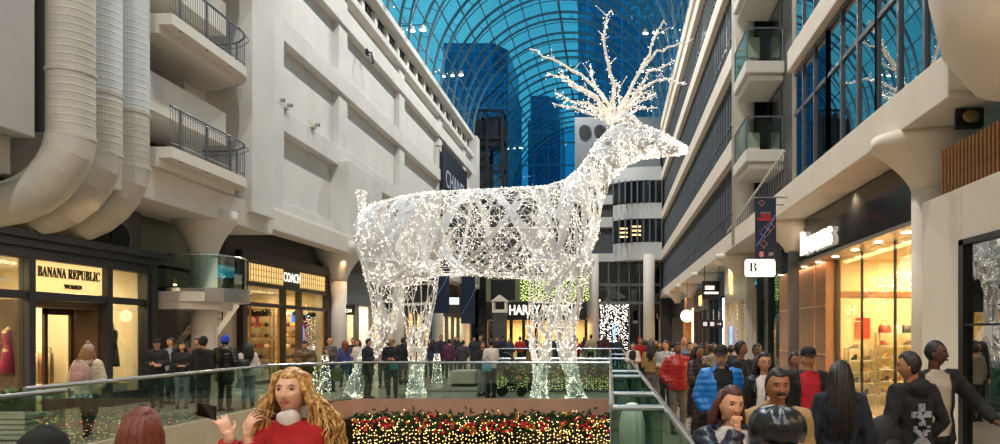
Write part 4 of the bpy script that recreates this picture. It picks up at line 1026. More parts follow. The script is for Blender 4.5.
# framed lights standing in for reflections of the lit deer legs
for px, Y, h, lab in ((311, 21.4, 1.5, 'short column of lights standing in for reflections by the left railing, left of the bald man'), (437, 27.5, 1.1, 'small cone of lights standing in for reflections behind the rear deer leg'), (325, 22.5, 1.2, 'second short column of lights standing in for reflections by the left railing')):
    p = at_Y(px, 380, Y); t = thing('reflection_lights', lab, 'lighted decoration', (p.x, Y, 0)); rr = random.Random(int(px)); g = MB()
    for i in range(90): a = rr.uniform(0, 2 * PI); z = rr.uniform(0.02, h); r_ = .2 * (1 - .5 * z / h); g.oct((r_ * math.cos(a), r_ * math.sin(a), z), .012)
    o = g.build('string_lights', M_bulbw, t); o['kind'] = 'stuff'
    g = MB()
    for i in range(8): a = i * PI / 4; g.tube([(.2 * math.cos(a), .2 * math.sin(a), 0), (.1 * math.cos(a), .1 * math.sin(a), h)], .008, 4)
    for z in (.01, h / 2, h): r_ = .2 * (1 - .5 * z / h); g.tube([(r_ * math.cos(PI * j / 8), r_ * math.sin(PI * j / 8), z) for j in range(17)], .008, 4)
    g.build('frame', M_white2, t)

# ================================================================ the deer
DY = 21.6
M_wire = mat('white_wire', 'f2f2f0', .5, emit=0); M_band = mat('white_mesh_band', 'd9dce2', .8)
no_mis(M_wire); no_mis(M_band)
M_dbulb = no_mis(mat('deer_bulb', 'fff8ec', .5, emit=4.2, ecol='fff0dc'))
deer = thing('light_up_deer', 'giant white wire deer sculpture covered in string lights on the platform', 'deer sculpture', at_Y(470, 333, DY)); deer.location.z = 0
D0 = Vector(deer.location)
def dloc(v): return Vector(v) - D0
class Surf:
    def __init__(s, secs): s.s = secs                    # (C, A, B): centre, axis a (top), axis b (side)
    def __call__(s, u, v):
        u = max(0, min(len(s.s) - 1.0001, u)); i = int(u); f = u - i; f2 = f
        p, q = s.s[i], s.s[i + 1]; C = p[0].lerp(q[0], f2); A = p[1].lerp(q[1], f2); B = p[2].lerp(q[2], f2)
        return C + A * math.cos(v) + B * math.sin(v)
def from_px(rows, Y=DY):
    out = []
    for (tx, ty, bx, by, w) in rows:
        T, B = dloc(at_Y(tx, ty, Y)), dloc(at_Y(bx, by, Y)); out.append(((T + B) / 2, (T - B) / 2, Vector((0, w, 0))))
    return Surf(out)
def weave(surf, name, nw, nb, nbulb, seed, wr=.012, bw=(.08, .2), rb=.0115, nrings=8, long=12, umax=None, slope=1.0):
    rr = random.Random(seed); n = len(surf.s) - 1; g = MB(); paths = []
    def path(u0, u1, v0, v1, k=14, wob=.0):
        a, b_ = rr.uniform(0, 6), rr.uniform(0, 6); return [surf(u0 + (u1 - u0) * i / k, v0 + (v1 - v0) * i / k + wob * math.sin(a + b_ * i / k)) for i in range(k + 1)]
    for i in range(nrings + 1):
        u = n * i / nrings; P = [surf(u, 2 * PI * j / 18) for j in range(19)]; paths.append(P); g.tube(P, wr * 1.3, 4)
    for i in range(long):
        v = 2 * PI * i / long; P = path(0, n, v, v, 20); paths.append(P); g.tube(P, wr * 1.3, 4)
    for i in range(nw):
        u0 = rr.uniform(0, n); du = rr.uniform(.5, 2.6) * rr.choice((-1, 1)) * slope; v0 = rr.uniform(0, 2 * PI); dv = rr.uniform(.6, 2.4) * rr.choice((-1, 1))
        P = path(u0, min(n, max(0, u0 + du)), v0, v0 + dv, 9, .25); paths.append(P); g.tube(P, wr, 4, caps=False)
    for i in range(nb):                                  # bands of white mesh ribbon
        u0 = rr.uniform(0, n); du = rr.uniform(.3, 2.0) * rr.choice((-1, 1)) * slope; v0 = rr.uniform(0, 2 * PI); dv = rr.uniform(1.0, 2.6) * rr.choice((-1, 1))
        k = 8; w_ = rr.uniform(*bw) / 2; c = surf(u0, v0); vs = []
        pp = [surf(min(n, max(0, u0 + du * q / k)), v0 + dv * q / k) for q in range(k + 1)]
        for q in range(k + 1):
            t_ = (pp[min(k, q + 1)] - pp[max(0, q - 1)]); um = min(n, max(0, u0 + du * q / k)); C = surf(um, 0).lerp(surf(um, PI), .5); nn = (pp[q] - C)
            s_ = t_.cross(nn)
            s_ = s_.normalized() * w_ if s_.length > 1e-7 else Vector((0, 0, w_)); base = C + nn * .97; vs += [base - s_, base + s_]
        g.add(vs, [(2 * q, 2 * q + 1, 2 * q + 3, 2 * q + 2) for q in range(k)], 1)
    o = g.build(name, [M_wire, M_band], deer)
    b = MB()
    for i in range(nbulb):
        P = rr.choice(paths); j = rr.randrange(len(P) - 1); p = P[j].lerp(P[j + 1], rr.random()); b.oct(p + Vector((rr.gauss(0, .02), rr.gauss(0, .02), rr.gauss(0, .02))), rb * rr.uniform(.6, 1.25))
    q = b.build('string_lights', M_dbulb, o); q['kind'] = 'stuff'; return o
body = from_px([(360, 226, 360, 236, .2), (363, 212, 364, 258, .65), (374, 204, 374, 284, .95), (400, 197, 404, 287, 1.05), (430, 192, 437, 276, 1.05), (470, 190, 470, 275, 1.05), (510, 188, 510, 278, 1.05),
                (545, 186, 545, 281, 1.05), (563, 181, 578, 279, .95), (577, 171, 597, 240, .8)])
weave(body, 'body', 400, 78, 5600, 1, bw=(.08, .24), wr=.0075, rb=.0115)
neck = from_px([(577, 171, 597, 240, .78), (587, 157, 603, 200, .6), (597, 142, 612, 178, .5), (607, 130, 627, 166, .46), (620, 124, 638, 160, .45), (640, 124, 648, 158, .40), (662, 132, 660, 157, .3), (677, 141, 675, 155, .2), (687, 147, 686, 153, .08)])
weave(neck, 'neck_and_head', 230, 36, 3000, 2, bw=(.08, .2), wr=.0075, rb=.0115)
tail = from_px([(357, 190, 366, 192, .14), (358, 200, 365, 203, .12), (360, 212, 364, 215, .1), (361, 222, 364, 224, .06)])
weave(tail, 'tail', 14, 4, 160, 3, nrings=5, long=6, bw=(.04, .08))
ear = from_px([(617, 118, 620, 112, .02), (624, 122, 628, 112, .1), (632, 126, 636, 118, .1), (640, 128, 642, 124, .03)], DY - .35)
weave(ear, 'ear', 12, 4, 90, 4, nrings=4, long=6, bw=(.04, .1))
def leg(pts, Y, seed, nw=55, nb=18, nl=1000):
    secs = []
    for i, (px, py, r_) in enumerate(pts):
        a = pts[max(0, i - 1)]; b_ = pts[min(len(pts) - 1, i + 1)]; dx, dy = b_[0] - a[0], b_[1] - a[1]; L = math.hypot(dx, dy); nx, ny = -dy / L, dx / L
        T, B = dloc(at_Y(px + nx * r_, py + ny * r_, Y)), dloc(at_Y(px - nx * r_, py - ny * r_, Y)); w_ = (T - B).length / 2
        secs.append(((T + B) / 2, (T - B) / 2, Vector((0, w_ * .85, 0))))
    s = Surf(secs); zmin = min(min(s(len(secs) - 1, v * .5).z for v in range(13)), 9)
    last = s.s[-1]; last[0].z -= zmin - .03
    weave(s, 'leg', nw, nb, nl, seed, bw=(.06, .18), nrings=9, long=8)
leg([(388, 262, 27), (386, 290, 17), (385, 325, 11), (371, 350, 9.5), (362, 372, 8), (353, 393, 9), (352, 398, 8)], 20.95, 11)
leg([(414, 265, 26), (417, 292, 20), (418, 328, 12), (417, 358, 8), (416, 376, 6), (416, 388, 8), (416, 395, 9)], 22.3, 12)
leg([(548, 262, 22), (546, 290, 16), (540, 328, 13), (541, 360, 9), (540, 380, 6.5), (539, 395, 8), (539, 400, 9)], 20.85, 13, 60, 24, 1200)
leg([(578, 258, 17), (570, 290, 14), (565, 328, 11), (568, 358, 8.5), (573, 378, 6.5), (576, 396, 8), (576, 401, 10)], 20.75, 14, 60, 24, 1200)
def antler(branches, seed):
    rr = random.Random(seed); g = MB(); b = MB()
    for pts, yo, r0, dens in branches:
        n = len(pts); P = [dloc(at_Y(px, py, DY + yo * i / (n - 1))) for i, (px, py) in enumerate(pts)]
        # subdivide with a little jitter
        Q = [P[0]]
        for a, c in zip(P[:-1], P[1:]):
            for q in (1, 2, 3): Q.append(a.lerp(c, q / 3) + Vector((rr.gauss(0, .025), rr.gauss(0, .03), rr.gauss(0, .025))))
        m_ = len(Q); g.tube(Q, [r0 * (1 - .65 * i / (m_ - 1)) for i in range(m_)], 6)
        for i in range(m_ - 1):
            for q in range(int((Q[i + 1] - Q[i]).length * 30 * dens)):
                p = Q[i].lerp(Q[i + 1], rr.random()); b.oct(p + Vector((rr.gauss(0, .045), rr.gauss(0, .045), rr.gauss(0, .045))), .013 * rr.uniform(.7, 1.3))
            if rr.random() < .45 * dens and i > 1:       # twig
                d = Vector((rr.gauss(0, .2), rr.gauss(0, .15), abs(rr.gauss(.1, .15)))); g.tube([Q[i], Q[i] + d], [.018, .008], 4)
                for q in range(4): b.oct(Q[i] + d * rr.random(), .013)
    o = g.build('antler', mat('antler_white', 'd8cfc0', .6, emit=.25, ecol='fff0dc'), deer); q = b.build('string_lights', M_dbulb, o); q['kind'] = 'stuff'
antler([([(616, 122), (614, 86), (609, 65), (604, 42), (603, 26), (612, 10)], -.3, .07, 1.3),
        ([(613, 120), (611, 108), (595, 86), (573, 70), (552, 59), (530, 49)], .5, .065, .5), ([(613, 118), (598, 99), (573, 86), (561, 77), (546, 76)], -.6, .06, 1.2),
        ([(598, 97), (577, 85), (565, 76), (561, 70)], .5, .045, 1), ([(612, 118), (588, 103), (570, 101), (557, 92)], -.9, .055, 1.3), ([(613, 124), (598, 117), (573, 108), (552, 104)], -1.1, .055, 1.2),
        ([(604, 102), (593, 81), (590, 64)], .7, .045, 1.2), ([(614, 121), (600, 112), (590, 108), (580, 106)], .9, .05, 1.3), ([(614, 120), (603, 108), (596, 104)], 0, .05, 1.4)], 5)
antler([([(618, 122), (620, 108), (634, 83), (649, 54), (656, 36), (663, 22)], .6, .07, .5), ([(642, 70), (656, 52), (674, 45), (692, 40)], -.4, .045, .25), ([(620, 112), (638, 90), (649, 72), (674, 60)], -.8, .055, .9),
        ([(619, 116), (638, 92), (656, 81), (670, 80), (685, 84)], .9, .055, 1.2), ([(622, 116), (632, 104), (641, 101), (653, 97)], .3, .05, 1.4), ([(622, 120), (638, 108), (654, 106)], -.7, .05, 1.3),
        ([(620, 114), (619, 98), (618, 82)], 0, .045, 1.2), ([(621, 118), (634, 100), (646, 92), (658, 96)], .6, .05, 1.3), ([(620, 112), (628, 96), (640, 88)], -.3, .045, 1.2)], 6)
for px, py, e in ((400, 240, 90), (470, 235, 90), (540, 235, 90), (600, 180, 50), (645, 140, 25), (540, 330, 40), (570, 340, 40), (415, 330, 40), (375, 340, 30)):
    p = at_Y(px, py, DY - (.6 if py > 300 else 0)); lamp('POINT', 'deer_glow', p, e * .13, 'fff0da', .5)
# ================================================================ people
M_skin = objcol('skin', .5, .08, 25); M_cloth = objcol('cloth', .85, .22, 40, .25); M_puff = objcol('quilted_nylon', .38, .12, 20)
M_hair = objcol('hair', .55, .35, 60, .3); M_leather = objcol('leather_cloth', .3, .15, 30, .15)
M_eye = mat('eye_white', 'c4b8ad', .35); M_iris = mat('eye_dark', '1a120c', .2); M_mask = mat('mask_white', 'ded9d4', .8)

def remeshed(mb, voxel, smooth=2, post=None, name='m', mats=()):
    me = mb.mesh(name); o = bpy.data.objects.new(name, me); COL.objects.link(o)
    m = o.modifiers.new('r', 'REMESH'); m.mode = 'VOXEL'; m.voxel_size = voxel; m.use_smooth_shade = True
    if smooth: s = o.modifiers.new('s', 'SMOOTH'); s.factor = .5; s.iterations = smooth
    bpy.context.view_layer.update(); dg = bpy.context.evaluated_depsgraph_get()
    out = bpy.data.meshes.new_from_object(o.evaluated_get(dg)); bpy.data.objects.remove(o); bpy.data.meshes.remove(me)
    out.name = name
    n = len(out.vertices)
    if post and n:
        co = np.zeros(n * 3); out.vertices.foreach_get('co', co); co = co.reshape(-1, 3)
        nr = np.zeros(n * 3); out.vertices.foreach_get('normal', nr); nr = nr.reshape(-1, 3)
        out.vertices.foreach_set('co', post(co, nr).ravel())
    out.polygons.foreach_set('use_smooth', [True] * len(out.polygons)); out.materials.clear()
    for t in mats: out.materials.append(t)
    out.update(); return out

def head_verts(nu, nv, fem=False, fat=0.0):
    """grid of the head surface around its centre, face toward -Y; eye line at z=0"""
    V = []
    for i in range(nv + 1):
        th = PI * (i + .02) / (nv + .04)
        for j in range(nu):
            ph = 2 * PI * j / nu; dx, dy, dz = math.sin(th) * math.sin(ph), -math.sin(th) * math.cos(ph), math.cos(th)
            w, d, h = .078 + fat * .008, .095, .118
            x, y, z = dx * w, dy * d, dz * h
            if dz < 0:                                   # jaw
                t = -dz; x *= 1 - (.30 if fem else .17) * t ** 1.8; 
                if dy < 0: y *= 1 - .02 * t
                else: y *= 1 - .55 * t
            if dy < -.05:
                g = lambda cx, cz, sx, sz: math.exp(-((dx - cx) / sx) ** 2 - ((dz - cz) / sz) ** 2)
                f = 0
                nose = math.exp(-(dx / .125) ** 2) * (max(0, min(1, (.18 - dz) / .5)) if dz > -.30 else max(0, 1 - (-.30 - dz) / .12))
                f += .028 * nose + .006 * (g(.13, -.27, .08, .08) + g(-.13, -.27, .08, .08))
                f += -.015 * (g(.42, .03, .17, .12) + g(-.42, .03, .17, .12)) + .007 * (g(.35, .24, .28, .1) + g(-.35, .24, .28, .1))
                f += .006 * (g(.5, -.25, .22, .2) + g(-.5, -.25, .22, .2)) + .008 * g(0, -.5, .24, .05) * 1 + .007 * g(0, -.62, .22, .05) - .004 * g(0, -.56, .25, .025)
                f += .010 * g(0, -.88, .35, .14) - .003 * g(0, -.73, .3, .06)
                y -= f
            V.append((x, y, z))
    F = [(i * nu + j, i * nu + (j + 1) % nu, (i + 1) * nu + (j + 1) % nu, (i + 1) * nu + j) for i in range(nv) for j in range(nu)]
    F += [tuple(range(nu - 1, -1, -1)), tuple(nv * nu + j for j in range(nu))]
    return V, [tuple(reversed(f)) for f in F]

def hand(mb, w, d, n, thumb, curl=.5, s=1.0, spread=1.0):
    """palm and five fingers from wrist w along d; fingers close toward n; thumb on side d x n * thumb"""
    w = Vector(w); d = Vector(d).normalized(); n = Vector(n); n = (n - d * n.dot(d)).normalized(); sd = d.cross(n) * thumb
    M = Matrix((sd, d, n)).transposed()
    mb.ell(w + d * .048 * s, (.038 * s, .052 * s, .016 * s), 12, M=M)
    mb.tube([w - d * .02, w + d * .03 * s], [.026 * s, .028 * s], 8)
    for k_, (o, L) in enumerate(((.031, .072), (.0105, .08), (-.0105, .075), (-.031, .06))):
        p = w + d * .088 * s + sd * o * s; a = 0; pts = [w + d * .06 * s + sd * o * .9 * s, p]; r = [.0092 * s, .0088 * s]
        for q, fr in enumerate((.45, .32, .23)):
            a += curl * (1.0, 1.1, .7)[q] * (1 + .08 * k_); dd = d * math.cos(a) + n * math.sin(a) + sd * spread * (1.5 - k_) * .12
            p = p + dd.normalized() * L * fr * s; pts.append(p); r.append((.0083, .0076, .0066)[q] * s)
        mb.tube(pts, r, 7, round_caps=True)
    b = w + d * .022 * s + sd * .026 * s; t1 = (sd * .75 + d * .65 + n * .35 * curl).normalized(); t2 = (sd * .25 + d * .9 + n * .6 * curl).normalized()
    mb.tube([b, b + t1 * .042 * s, b + t1 * .042 * s + t2 * .03 * s], [.013 * s, .0105 * s, .008 * s], 8, round_caps=True)

POSES = {
    'down': {}, 
    'walk': dict(le=(.25, .06, 1.13), lw=(.26, -.06, .90), re=(-.24, .0, 1.13), rw=(-.25, .10, .92), lk=(.09, -.12, .50), la=(.09, -.16, .09), rk=(-.09, -.02, .50), ra=(-.09, .26, .14)),
    'pocket': dict(le=(.29, .06, 1.14), lw=(.19, -.07, .96), re=(-.29, .06, 1.14), rw=(-.19, -.07, .96)),
    'fold': dict(le=(.25, -.05, 1.13), lw=(.0, -.23, 1.13), re=(-.25, -.05, 1.13), rw=(.02, -.24, 1.08), ld=(-1, 0, .1), rd=(1, 0, .1), ln=(0, 1, 0), rn=(0, 1, 0)),
    'front': dict(le=(.23, .0, 1.13), lw=(.07, -.24, 1.12), re=(-.23, .0, 1.13), rw=(-.07, -.24, 1.12), ld=(-.4, -.9, .2), rd=(.4, -.9, .2), ln=(-.8, .3, 0), rn=(.8, .3, 0)),
    'phone': dict(le=(.23, -.02, 1.14), lw=(.06, -.27, 1.25), re=(-.24, .02, 1.13), rw=(-.23, -.05, .92), ld=(-.2, -.5, .8), ln=(-.5, .6, .2)),
    'mouth': dict(le=(.24, -.12, 1.16), lw=(.06, -.15, 1.43), re=(-.23, -.02, 1.12), rw=(-.02, -.24, 1.10), ld=(-.3, .1, .9), ln=(-.3, .8, 0), rd=(.9, -.2, 0), rn=(0, 1, 0)),
    'rail': dict(le=(.26, -.14, 1.16), lw=(.10, -.34, 1.13), re=(-.26, -.14, 1.16), rw=(-.10, -.34, 1.13), lean=-.12, ld=(-1, -.2, 0), rd=(1, -.2, 0), ln=(0, 0, -1), rn=(0, 0, -1)),
    'bag': dict(le=(.24, .03, 1.12), lw=(.26, -.06, .89), re=(-.25, .02, 1.14), rw=(-.13, -.20, 1.22), rd=(.5, -.2, .8), rn=(.3, 1, 0)),
}
CACHE = {}
def skeleton(pose, fem, lean=0):
    P = dict(ls=(.175, .01, 1.42), rs=(-.175, .01, 1.42), le=(.235, .04, 1.12), re=(-.235, .04, 1.12), lw=(.245, -.03, .88), rw=(-.245, -.03, .88), lh=(.09, 0, .92), rh=(-.09, 0, .92),
             lk=(.095, -.02, .50), rk=(-.095, -.02, .50), la=(.10, .03, .09), ra=(-.10, .03, .09), lean=0)
    if fem: P['ls'] = (.155, .01, 1.415); P['rs'] = (-.155, .01, 1.415)
    P.update(pose); return P
def build_body(key, P, fem, voxel, hm, curlL, curlR, fat):
    mb = MB(); L = P['lean']
    s = .9 if fem else 1.0; f = 1 + fat * .18
    mb.etube([(0, .0, .84, .14 * s * f, .09), (0, 0, .92, .158 * f, .105 * f), (0, L * .2, 1.02, .145 * s * f, .10 * f), (0, L * .5, 1.12, .13 * s * f, .095 * f), (0, L * .75, 1.24, .15 * s * f, .105 * f), (0, L * .9, 1.34, .165 * s * f, .105), (0, L, 1.41, .15 * s, .085), (0, L, 1.455, .075, .065)], 20)
    mb.tube([(0, L + .012, 1.42), (0, L, 1.50), (0, L - .005, 1.56)], [.06, .052 * s, .052 * s], 12)
    for a in 'lr':
        sg = 1 if a == 'l' else -1; sh = Vector(P[a + 's']) + Vector((0, L, 0)); e, w = Vector(P[a + 'e']), Vector(P[a + 'w'])
        mb.tube([sh - Vector((sg * .05, 0, 0)), sh, sh.lerp(e, .5), e, e.lerp(w, .35), w], [.05, .056 * s, .047 * s, .039 * s, .039 * s, .026 * s], 10, round_caps=True)
        d = Vector(P.get(a + 'd', w - e)); n = P.get(a + 'n', (-sg, -.3, 0))
        hand(mb, w, d, n, P.get(a + 't', -sg), curlL if a == 'l' else curlR, .93 * s if fem else 1.0)
        h, k_, an = Vector(P[a + 'h']), Vector(P[a + 'k']), Vector(P[a + 'a'])
        mb.tube([h, h.lerp(k_, .5), k_, k_.lerp(an, .35), an], [.088, .072, .052, .05, .036], 10, round_caps=True)
        mb.ell(an + Vector((0, -.06, -.045)), (.04, .12, .04), 10)
    nu, nv = (40, 40) if voxel < .011 else (20, 18)
    V, F = head_verts(nu, nv, fem, fat); mb.add([hm @ Vector(v) for v in V], F)
    for sg in (-1, 1):
        mb.ell(hm @ Vector((sg * .076, .008, -.012)), (.010, .018, .030), 8, M=hm.to_3x3())
    return remeshed(mb, voxel, 1 if voxel < .011 else 1, name='body', mats=[M_skin])
def quilt(step, amp):
    def post(co, nr):
        q = np.abs(np.sin(co[:, 2] * PI / step + .5 * np.sin(co[:, 0] * 9)))
        a = (amp * 1.35 * (q ** .5 - .6))[:, None] * (1 - .6 * np.abs(nr[:, 2:3])); 
        w = .0035 * np.sin(co[:, 0] * 37 + co[:, 2] * 55) * np.sin(co[:, 1] * 41 + co[:, 2] * 23)
        return co + nr * (a + w[:, None])
    return post
def wrinkle(amp):
    def post(co, nr):
        w = amp * (np.sin(co[:, 2] * 38 + 5 * np.sin(co[:, 0] * 8 + 1) + 4 * np.sin(co[:, 1] * 11)) * .6 + .5 * np.sin(co[:, 0] * 31 + co[:, 2] * 21) * np.sin(co[:, 1] * 27))
        return co + nr * w[:, None]
    return post
def build_top(P, fem, voxel, off, hem, kind, fat, sleeve=1.0, hood=False):
    mb = MB(); L = P['lean']; s = .9 if fem else 1.0; f = 1 + fat * .18
    fl = .02 if hem < .75 else 0
    pr = [(0, 0, hem, .165 * f + off + fl, .115 * f + off)]
    if hem < .75: pr.append((0, 0, .80, .17 * f + off, .12 * f + off))
    pr += [(0, 0, .92, .163 * f + off, .11 * f + off), (0, L * .5, 1.10, .142 * s * f + off, .102 * f + off), (0, L * .75, 1.24, .158 * s * f + off, .108 * f + off), (0, L * .9, 1.34, .168 * s * f + off, .108 + off),
           (0, L, 1.415, .150 * s + off * .7, .085 + off * .5), (0, L, 1.465, .092 + off * .3, .076 + off * .3), (0, L, 1.485, .070 + off * .3, .066 + off * .3)]
    mb.etube(pr, 24)
    for a in 'lr':
        sg = 1 if a == 'l' else -1; sh = Vector(P[a + 's']) + Vector((0, L, 0)); e, w = Vector(P[a + 'e']), Vector(P[a + 'w']); w = e.lerp(w, .93 * sleeve)
        o = off * .8
        mb.tube([sh - Vector((sg * .05, 0, 0)), sh, sh.lerp(e, .5), e, e.lerp(w, .5), w], [.055 + o, .060 * s + o, .052 * s + o, .045 * s + o, .043 * s + o, .034 * s + o * .7], 12)
    if kind in ('puffer',) or kind == 'coat': mb.etube([(0, L, 1.44, .075 + off * .4, .075 + off * .4), (0, L, 1.53, .066 + off * .35, .068 + off * .35)], 18)
    if hood:
        mb.ell((0, L + .10, 1.44), (.115, .07, .085), 14)
    post = quilt(.075, .012) if kind == 'puffer' else wrinkle(.005)
    return remeshed(mb, voxel, 2, post, 'top', [])
def open_front(me, P, width, z0=0, fn=None):
    """cut the open front of a jacket"""
    import bmesh
    bm = bmesh.new(); bm.from_mesh(me); L = P['lean']
    dele = [f for f in bm.faces if f.calc_center_median().y < L - .05 and abs(f.calc_center_median().x) < width * (.35 + max(0, (f.calc_center_median().z - .85)) / .6) and f.calc_center_median().z > z0
            and abs(f.calc_center_median().x) < .12 and f.normal.y < -.3 and f.calc_center_median().y > L - .25]
    bmesh.ops.delete(bm, geom=dele, context='FACES'); bm.to_mesh(me); bm.free(); return me
def build_legs(P, voxel, loose, fem):
    mb = MB(); mb.etube([(0, 0, .80, .15, .105), (0, 0, .90, .166, .115), (0, 0, .99, .155, .108), (0, 0, 1.04, .150, .105)], 20)
    for a in 'lr':
        h, k_, an = Vector(P[a + 'h']), Vector(P[a + 'k']), Vector(P[a + 'a']); an = k_.lerp(an, .96)
        mb.tube([h, h.lerp(k_, .5), k_, k_.lerp(an, .5), an], [.094, .082 + loose, .063 + loose, .058 + loose * 1.3, .050 + loose * 1.3], 12)
    return remeshed(mb, voxel, 1, wrinkle(.004), 'legs', [])
def build_shoes(P, voxel):
    mb = MB()
    for a in 'lr':
        an = Vector(P[a + 'a']); d = an + Vector((0, -.055, -.052)); mb.ell(d, (.047, .14, .045), 12); mb.tube([an, an + Vector((0, 0, .04))], [.045, .046], 10); mb.box(d.x - .042, d.x + .042, d.y - .13, d.y + .12, an.z - .09, an.z - .06)
    return remeshed(mb, max(voxel, .01), 1, name='shoes')
def build_hair(style, hm, fine, P, seed=1):
    nu, nv = (48, 36) if fine else (22, 18); V, F = head_verts(nu, nv); rr = random.Random(seed); out = []
    for v in V:
        x, y, z = v; fy = y / .094; fz = z / .118
        line = .50 + .10 * abs(x) / .07 if fy < -.45 else (.50 - (fy + .45) * 1.75 if fy < .2 else -.64)
        if style == 'bald': line = -.05 if fy > -.1 else 9
        if style == 'bald' and fz > .35: line = 9
        t = max(0, min(1, (fz - line) / .16 + .5)); k_ = (.93 + t * ({'buzz': .10, 'short': .16, 'bald': .10}.get(style, .17))) if t > 0 else .9
        if style != 'buzz': k_ += t * (.014 * math.sin(x * 210 + z * 90) + .012 * math.sin(y * 170 + x * 130) + .01 * math.sin(z * 260 + y * 60))
        out.append(hm @ Vector((x * k_, y * k_ + (.004 if t > 0 else .008), z * k_)))
    mb = MB(); mb.add(out, F)
    if style in ('long', 'longdark', 'bob', 'verylong'):
        n = 90 if fine else 26; Ld = {'bob': .22, 'long': .36, 'longdark': .36, 'verylong': .52}[style]
        for i in range(n):
            a = -PI * .5 + PI * 2 * (i / n) ; a = rr.uniform(PI * .02, PI * .98) if i % 3 else rr.choice((rr.uniform(-.12, .2), PI - rr.uniform(-.12, .2))) * 1.0
            x, y = .082 * math.cos(a), .02 + .088 * math.sin(a); top = hm @ Vector((x * .75, y * .7 + .004, .085)); mid = hm @ Vector((x * 1.12, y * 1.1, -.02)); ww = rr.uniform(.8, 1.15)
            end = mid + Vector(((mid.x - hm.translation.x) * .35 + rr.gauss(0, .01), max(-.02, (mid.y - hm.translation.y) * .25) + .015, -Ld * ww)); m2 = mid.lerp(end, .5) + Vector((rr.gauss(0, .01), .012, 0))
            mb.tube([top, mid, m2, end], [.016, .02, .018, .007] if fine else [.026, .032, .03, .012], 6)
    if style == 'bun': mb.ell(hm @ Vector((0, .11, .06)), .045, 12)
    return mb.mesh('hair', [], True)
def head_matrix(P, yaw, pitch, roll=0):
    L = P['lean']; c = Vector((0, L - .012, 1.632)); E = Matrix.Rotation(yaw, 4, 'Z') @ Matrix.Rotation(pitch, 4, 'X') @ Matrix.Rotation(roll, 4, 'Y')
    piv = Vector((0, L + .01, 1.54)); return Matrix.Translation(piv) @ E @ Matrix.Translation(c - piv)
def hat_mesh(kind, hm):
    g = MB()
    if kind == 'cap':
        prof = [(.087, .107, .028), (.089, .109, .05), (.086, .105, .085), (.07, .085, .115), (.035, .045, .132), (.004, .005, .136)]
        g.rings([[hm @ Vector((a * math.cos(2 * PI * j / 24), b * math.sin(2 * PI * j / 24) + .004, z)) for j in range(24)] for a, b, z in prof])
        vs = []
        for i in range(9):
            a = -PI * .82 + PI * .64 * i / 8; vs += [hm @ Vector((.083 * math.cos(a), .102 * math.sin(a), .045)), hm @ Vector((.088 * math.cos(a) * .95, .17 * math.sin(a), .034)), hm @ Vector((.088 * math.cos(a) * .95, .17 * math.sin(a), .028)), hm @ Vector((.083 * math.cos(a), .102 * math.sin(a), .036))]
        g.add(vs, [(4 * i + q, 4 * i + (q + 1) % 4, 4 * i + 4 + (q + 1) % 4, 4 * i + 4 + q) for i in range(8) for q in range(4)])
    elif kind in ('beanie', 'pompom'):
        prof = [(.086, .104, -.012), (.092, .112, -.008), (.094, .113, .03), (.089, .107, .035), (.09, .108, .06), (.078, .094, .105), (.045, .055, .142), (.004, .005, .155)]
        g.rings([[hm @ Vector((a * math.cos(2 * PI * j / 24) * (1 + .02 * (j % 2)), b * math.sin(2 * PI * j / 24) + .008, z + (.02 if math.sin(2 * PI * j / 24) < 0 else -.015) * (1 if z < .04 else .3))) for j in range(24)] for a, b, z in prof])
        if kind == 'pompom': g.ell(hm @ Vector((0, .01, .17)), .035, 10)
    elif kind == 'hood':
        nu = 24; V, F = head_verts(nu, 18); out = []
        for x, y, z in V:
            face = y < -.02 and abs(x) < .062 and -.12 < z < .085; k_ = .92 if face else 1.22; out.append(hm @ Vector((x * k_, y * (1.1 if not face else .9) + .01, z * (1.15 if not face else 1) - .0)))
        g.add(out, F)
    return g.mesh('hat', [], True)
